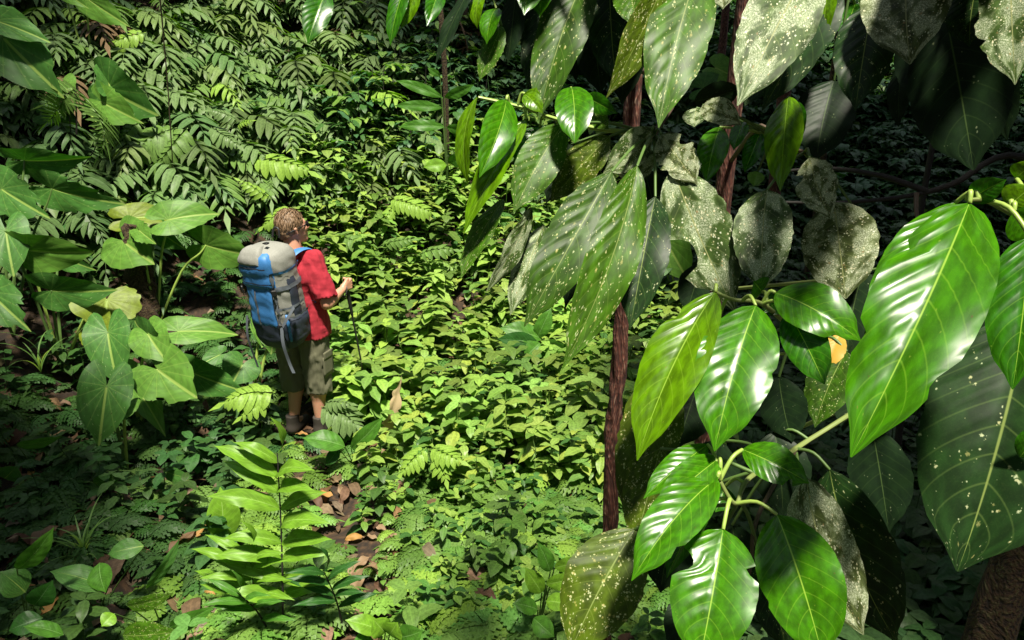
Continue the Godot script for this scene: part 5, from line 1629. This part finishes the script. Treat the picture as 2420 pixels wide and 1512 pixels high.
func make_backpack(place: Transform3D, black: Material) -> void:
	var weave := mottled(128, 0.25, 2, [[0.0, Color(0.8, 0.8, 0.8)], [1.0, Color(1, 1, 1)]], 41)
	var extra := {"albedo_texture": weave, "uv1_triplanar": true, "uv1_scale": Vector3.ONE * 9.0}
	var blue := mat("blue_nylon", col(0.045, 0.20, 0.50), 0.55, extra)
	var grey := mat("grey_nylon", col(0.27, 0.275, 0.245), 0.7, extra)
	var navy := mat("navy_nylon", col(0.022, 0.032, 0.055), 0.7, extra)
	var web := mat("grey_webbing", col(0.085, 0.10, 0.12), 0.7)
	var tilt := Transform3D(Basis(Vector3.RIGHT, 0.115), Vector3(0.0, 0.83, 0.195))
	var o := thing("backpack", "large blue and grey hiking backpack with navy base, worn on the back", "backpack", Vector3.ZERO)
	o.transform = place * tilt
	part("sack", patch(0.0, 1.0, -PI, PI, 0.0, 44, 48), grey, o)
	part("base_panel", patch(0.0, 0.30, -PI, PI, 0.004, 14, 48), navy, o)
	part("front_panel", patch(0.26, 0.72, -0.72, 0.42, 0.008, 20, 16, 8.0), blue, o)
	var lid := part("lid", patch(0.63, 0.97, -1.25, 0.72, 0.018, 16, 22, 8.0), blue, o)
	part("lid_top", patch(0.85, 1.0, -0.85, 0.30, 0.026, 12, 18, 8.0), grey, lid)
	part("lid_rim", patch(0.775, 0.80, 0.55, 2.4, 0.010, 3, 16), blue, lid)
	part("side_band", patch(0.62, 0.66, 0.42, 2.2, 0.010, 3, 18), web, o)
	part("side_panel", patch(0.30, 0.72, 1.25, 1.7, 0.007, 16, 8, 5.0), navy, o)
	part("side_pocket", patch(0.06, 0.36, 0.95, 2.2, 0.022, 14, 16, 6.0), navy, o)
	part("pocket_trim", patch(0.10, 0.40, 0.80, 0.98, 0.026, 12, 4, 6.0), blue, o)
	part("side_pocket", patch(0.06, 0.40, -2.2, -0.95, 0.022, 14, 16, 6.0), navy, o)
	for f in [0.50, -0.85]:
		part("strap", patch(0.02, 0.80, f, f + 0.09, 0.024, 26, 2), web, o)
		part("buckle", rounded(Vector3(0.035, 0.05, 0.014), 0.005), black, o, Transform3D(Basis(Vector3.UP, f), sack(0.62, f + 0.05) * 1.0 + Vector3(sin(f), 0, cos(f)) * 0.03))
		part("buckle", rounded(Vector3(0.03, 0.035, 0.012), 0.004), black, o, Transform3D(Basis(Vector3.UP, f), sack(0.30, f + 0.05) + Vector3(sin(f), 0, cos(f)) * 0.03))
	part("seam", patch(0.28, 0.72, 0.40, 0.43, 0.013, 18, 2), navy, o)
	part("seam", patch(0.28, 0.72, -0.74, -0.71, 0.013, 18, 2), navy, o)
	part("zip", patch(0.695, 0.705, -1.15, 0.62, 0.0235, 2, 18), navy, lid)
	part("seam", patch(0.84, 0.85, -0.9, 0.34, 0.027, 2, 18), navy, lid)
	part("daisy_chain", patch(0.30, 0.62, -0.17, -0.10, 0.014, 18, 2), web, o)
	part("pocket_hem", patch(0.355, 0.372, 0.95, 2.2, 0.024, 2, 16), web, o)
	part("cross_strap", patch(0.44, 0.462, 0.46, 1.9, 0.012, 2, 18), web, o)
	part("lid_buckle", rounded(Vector3(0.03, 0.012, 0.03), 0.004), black, o, Transform3D(Basis(), Vector3(0.06, 0.825, 0.06)))
	var s1 := sack(0.30, 0.55) + Vector3(0.02, 0, 0.03)
	part("strap_end", strip([s1, s1 + Vector3(0.01, -0.12, 0.03), s1 + Vector3(0.02, -0.27, 0.02), s1 + Vector3(0.05, -0.35, 0.03)], 0.022, Vector3(1, 0, -0.3).normalized()), web, o)
	var s2 := sack(0.36, -0.85) + Vector3(-0.02, 0, 0.03)
	part("strap_end", strip([s2, s2 + Vector3(-0.01, -0.16, 0.03), s2 + Vector3(0.0, -0.34, 0.02), s2 + Vector3(0.01, -0.42, 0.02)], 0.022, Vector3(1, 0, 0.2).normalized()), web, o)
	var s3 := sack(0.42, -1.5)
	part("strap_end", strip([s3, s3 + Vector3(-0.05, -0.02, 0.03), s3 + Vector3(-0.11, -0.14, 0.05)], 0.03, Vector3(0.3, 0, 1).normalized()), web, o)
	var s4 := sack(0.36, 0.78) + Vector3(0.035, 0, 0.03)
	part("compression_strap", strip([s4 + Vector3(-0.03, -0.04, 0.02), s4 + Vector3(0.02, 0.03, 0.01), s4 + Vector3(0.06, 0.10, -0.03)], 0.032, Vector3(0.6, -0.3, 0.5).normalized()), web, o)
	part("grab_loop", tube(curve([Vector3(-0.03, 0.80, -0.12), Vector3(-0.02, 0.86, -0.14), Vector3(0.02, 0.86, -0.14), Vector3(0.03, 0.80, -0.12)], 4), [0.008], 6), black, o)
	# shoulder straps over the shoulders, and the hip belt
	for s in [-1.0, 1.0]:
		var p := [Vector3(s * 0.06, 0.60, -0.12), Vector3(s * 0.085, 0.66, -0.125), Vector3(s * 0.115, 0.685, -0.21), Vector3(s * 0.13, 0.65, -0.30), Vector3(s * 0.14, 0.52, -0.36), Vector3(s * 0.19, 0.36, -0.33), Vector3(s * 0.18, 0.30, -0.16)]
		part("shoulder_strap", flat_tube(p, 0.036, 0.011), blue if s > 0 else navy, o)
		part("hip_belt", flat_tube([Vector3(s * 0.12, 0.20, -0.12), Vector3(s * 0.165, 0.17, -0.17), Vector3(s * 0.165, 0.15, -0.27), Vector3(s * 0.09, 0.16, -0.42), Vector3(0, 0.16, -0.43)], 0.045, 0.012, true), navy, o)

func flat_tube(pts: Array, w: float, h: float, upright := false) -> ArrayMesh:
	var path := curve(pts, 6)
	var v := PackedVector3Array()
	var n := path.size()
	for i in n:
		var d: Vector3 = (path[mini(i + 1, n - 1)] - path[maxi(i - 1, 0)]).normalized()
		var side := Vector3.UP if upright else Vector3.RIGHT
		side = (side - d * side.dot(d)).normalized()
		var b := d.cross(side)
		for j in 11:
			var f := TAU * (j % 10) / 10.0
			v.append(path[i] + side * cos(f) * w + b * sin(f) * h)
	var idx := PackedInt32Array()
	for i in n - 1:
		for j in 10:
			var a := i * 11 + j
			idx.append_array([a, a + 11, a + 1, a + 1, a + 11, a + 12])
	return built(v, PackedVector2Array(), idx)

# ---------------------------------------------------------------- the crowns that shade the wood from above, outside the frame
func canopy_tree(label: String, x: float, z: float, top: float, crown: Vector3, n: int, sd: int, lift := 0.0, off := Vector3.ZERO) -> void:
	var g := on_ground(x, z)
	var o := thing("canopy_tree", label, "tree", g, "tall trees around the clearing")
	var mid := Vector3(0, top, 0) + off
	part("trunk", tube(curve([Vector3(0, -0.2, 0), Vector3(0.1, top * 0.5, 0) + off * 0.2, mid], 5), taper(11, 0.2, 0.09), 10, 0.2), mats.mossy_bark, o)
	var r := RandomNumberGenerator.new()
	r.seed = sd
	for k in 5:
		var d := Vector3(r.randf_range(-1, 1), r.randf_range(-0.2, 0.6), r.randf_range(-1, 1)) * crown * 0.8
		part("limb", tube(curve([mid * 0.8, mid + d * 0.5, mid + d], 4), taper(9, 0.08, 0.02), 6), mats.mossy_bark, o)
	var mm := MultiMesh.new()
	mm.transform_format = MultiMesh.TRANSFORM_3D
	mm.use_colors = true
	mm.mesh = small[0]
	mm.instance_count = n
	for i in n:
		var p := Vector3(r.randf_range(-1, 1), r.randf_range(-1, 1), r.randf_range(-1, 1))
		while p.length() > 1.0 or fine.get_noise_3d(p.x * 75.0 + sd * 40.0, p.y * 40.0, p.z * 75.0) < -0.08: p = Vector3(r.randf_range(-1, 1), r.randf_range(-1, 1), r.randf_range(-1, 1))
		var b := Basis(Vector3.UP, r.randf() * TAU) * Basis(Vector3.RIGHT, r.randf_range(-0.7, 0.9)) * Basis(Vector3.BACK, r.randf_range(-0.6, 0.6))
		mm.set_instance_transform(i, Transform3D(b * r.randf_range(0.4, 0.75), mid + p * crown))
		mm.set_instance_color(i, tint(r, Color(0.055, 0.12, 0.03)))
	var c := MultiMeshInstance3D.new()
	c.name = "crown"
	c.multimesh = mm
	c.material_override = mats.tinted
	c.set_meta("kind", "stuff")
	o.add_child(c)

func make_canopy() -> void:
	var ring := [[-9.0, 1.5, 3.2], [-7.5, 6.0, 3.6], [-2.5, 8.0, 3.6], [2.8, 8.0, 3.6], [7.5, 5.5, 3.6], [8.0, 0.8, 3.2], [9.5, -5.5, 3.0], [-10.5, -5.0, 3.0]]
	var words := ["left rear", "far left rear", "rear", "right of the rear", "far right rear", "right", "right of the slope", "left of the slope"]
	for i in ring.size():
		canopy_tree("bushy forest tree standing round the clearing, %s of the photographer" % words[i], ring[i][0], ring[i][1], 3.6, Vector3(ring[i][2], 3.4, 2.6), 1300, 50 + i)
	canopy_tree("tall tree left of the view that shades the left bank", -6.8, -2.6, 7.0, Vector3(2.4, 1.2, 3.4), 480, 3, 0.0, Vector3(1.2, 0, 0.6))
	canopy_tree("tall tree near left that shades the floor in the left corner", -5.2, 0.6, 5.6, Vector3(2.1, 0.9, 1.7), 620, 13, 0.0, Vector3(1.9, 0, -0.9))
	canopy_tree("tall tree on the upper left slope above the ferns", -9.5, -8.5, 9.0, Vector3(3.4, 1.4, 2.8), 1700, 4, 0.0, Vector3(2.8, -1.0, 3.6))
	canopy_tree("tall tree right of the view that shades the right side", 5.8, -3.4, 6.0, Vector3(2.9, 1.3, 3.8), 2800, 5, 0.0, Vector3(-1.5, 0, 0.7))
	canopy_tree("tall tree at the far right of the slope", 8.6, -8.0, 7.5, Vector3(4.2, 1.5, 3.2), 2200, 6, 0.0, Vector3(-3.2, 0, 0.6))
	canopy_tree("tall tree at the top of the slope behind", 1.0, -16.0, 8.0, Vector3(4.5, 1.4, 2.6), 950, 7, 0.0, Vector3(0.8, -2.0, 7.4))

func _ready() -> void:
	var cam := Camera3D.new()
	cam.name = "camera"
	cam.fov = FOV
	cam.near = 0.05
	cam.far = 200.0
	cam.position = EYE
	cam.rotation_degrees = Vector3(-PITCH, 0, 0)
	cam.current = true
	add_child(cam)

	var env := Environment.new()
	env.background_mode = Environment.BG_SKY
	var sky := Sky.new()
	var sm := ProceduralSkyMaterial.new()
	sm.sky_top_color = Color(0.86, 0.90, 0.96)
	sm.sky_horizon_color = Color(0.86, 0.89, 0.93)
	sm.sky_curve = 0.15
	sm.ground_bottom_color = Color(0.10, 0.10, 0.07)
	sm.ground_horizon_color = Color(0.2, 0.22, 0.16)
	sky.sky_material = sm
	env.sky = sky
	env.background_energy_multiplier = 0.24
	env.tonemap_mode = Environment.TONE_MAPPER_LINEAR
	env.tonemap_exposure = 3.1
	env.sdfgi_enabled = true
	env.ssao_enabled = true
	env.ssil_enabled = true
	var we := WorldEnvironment.new()
	we.name = "environment"
	we.environment = env
	add_child(we)
	var sun := DirectionalLight3D.new()
	sun.name = "sun"
	sun.light_energy = 1.15
	sun.light_angular_distance = 5.5
	sun.light_color = Color(1.0, 0.97, 0.90)
	sun.shadow_enabled = true
	sun.look_at_from_position(Vector3(0.8, 7.0, 2.6), Vector3.ZERO)
	add_child(sun)

	bumps.seed = 2
	bumps.frequency = 0.02
	fine.seed = 6
	fine.frequency = 0.02
	make_materials()
	make_shared()
	make_ground()
	make_undergrowth()
	make_canopy()
	make_front_trees()
	make_hiker()
	make_heart_plants()
	make_ferns()
	make_herbs()
	make_single_plants()
	make_dead_leaves()
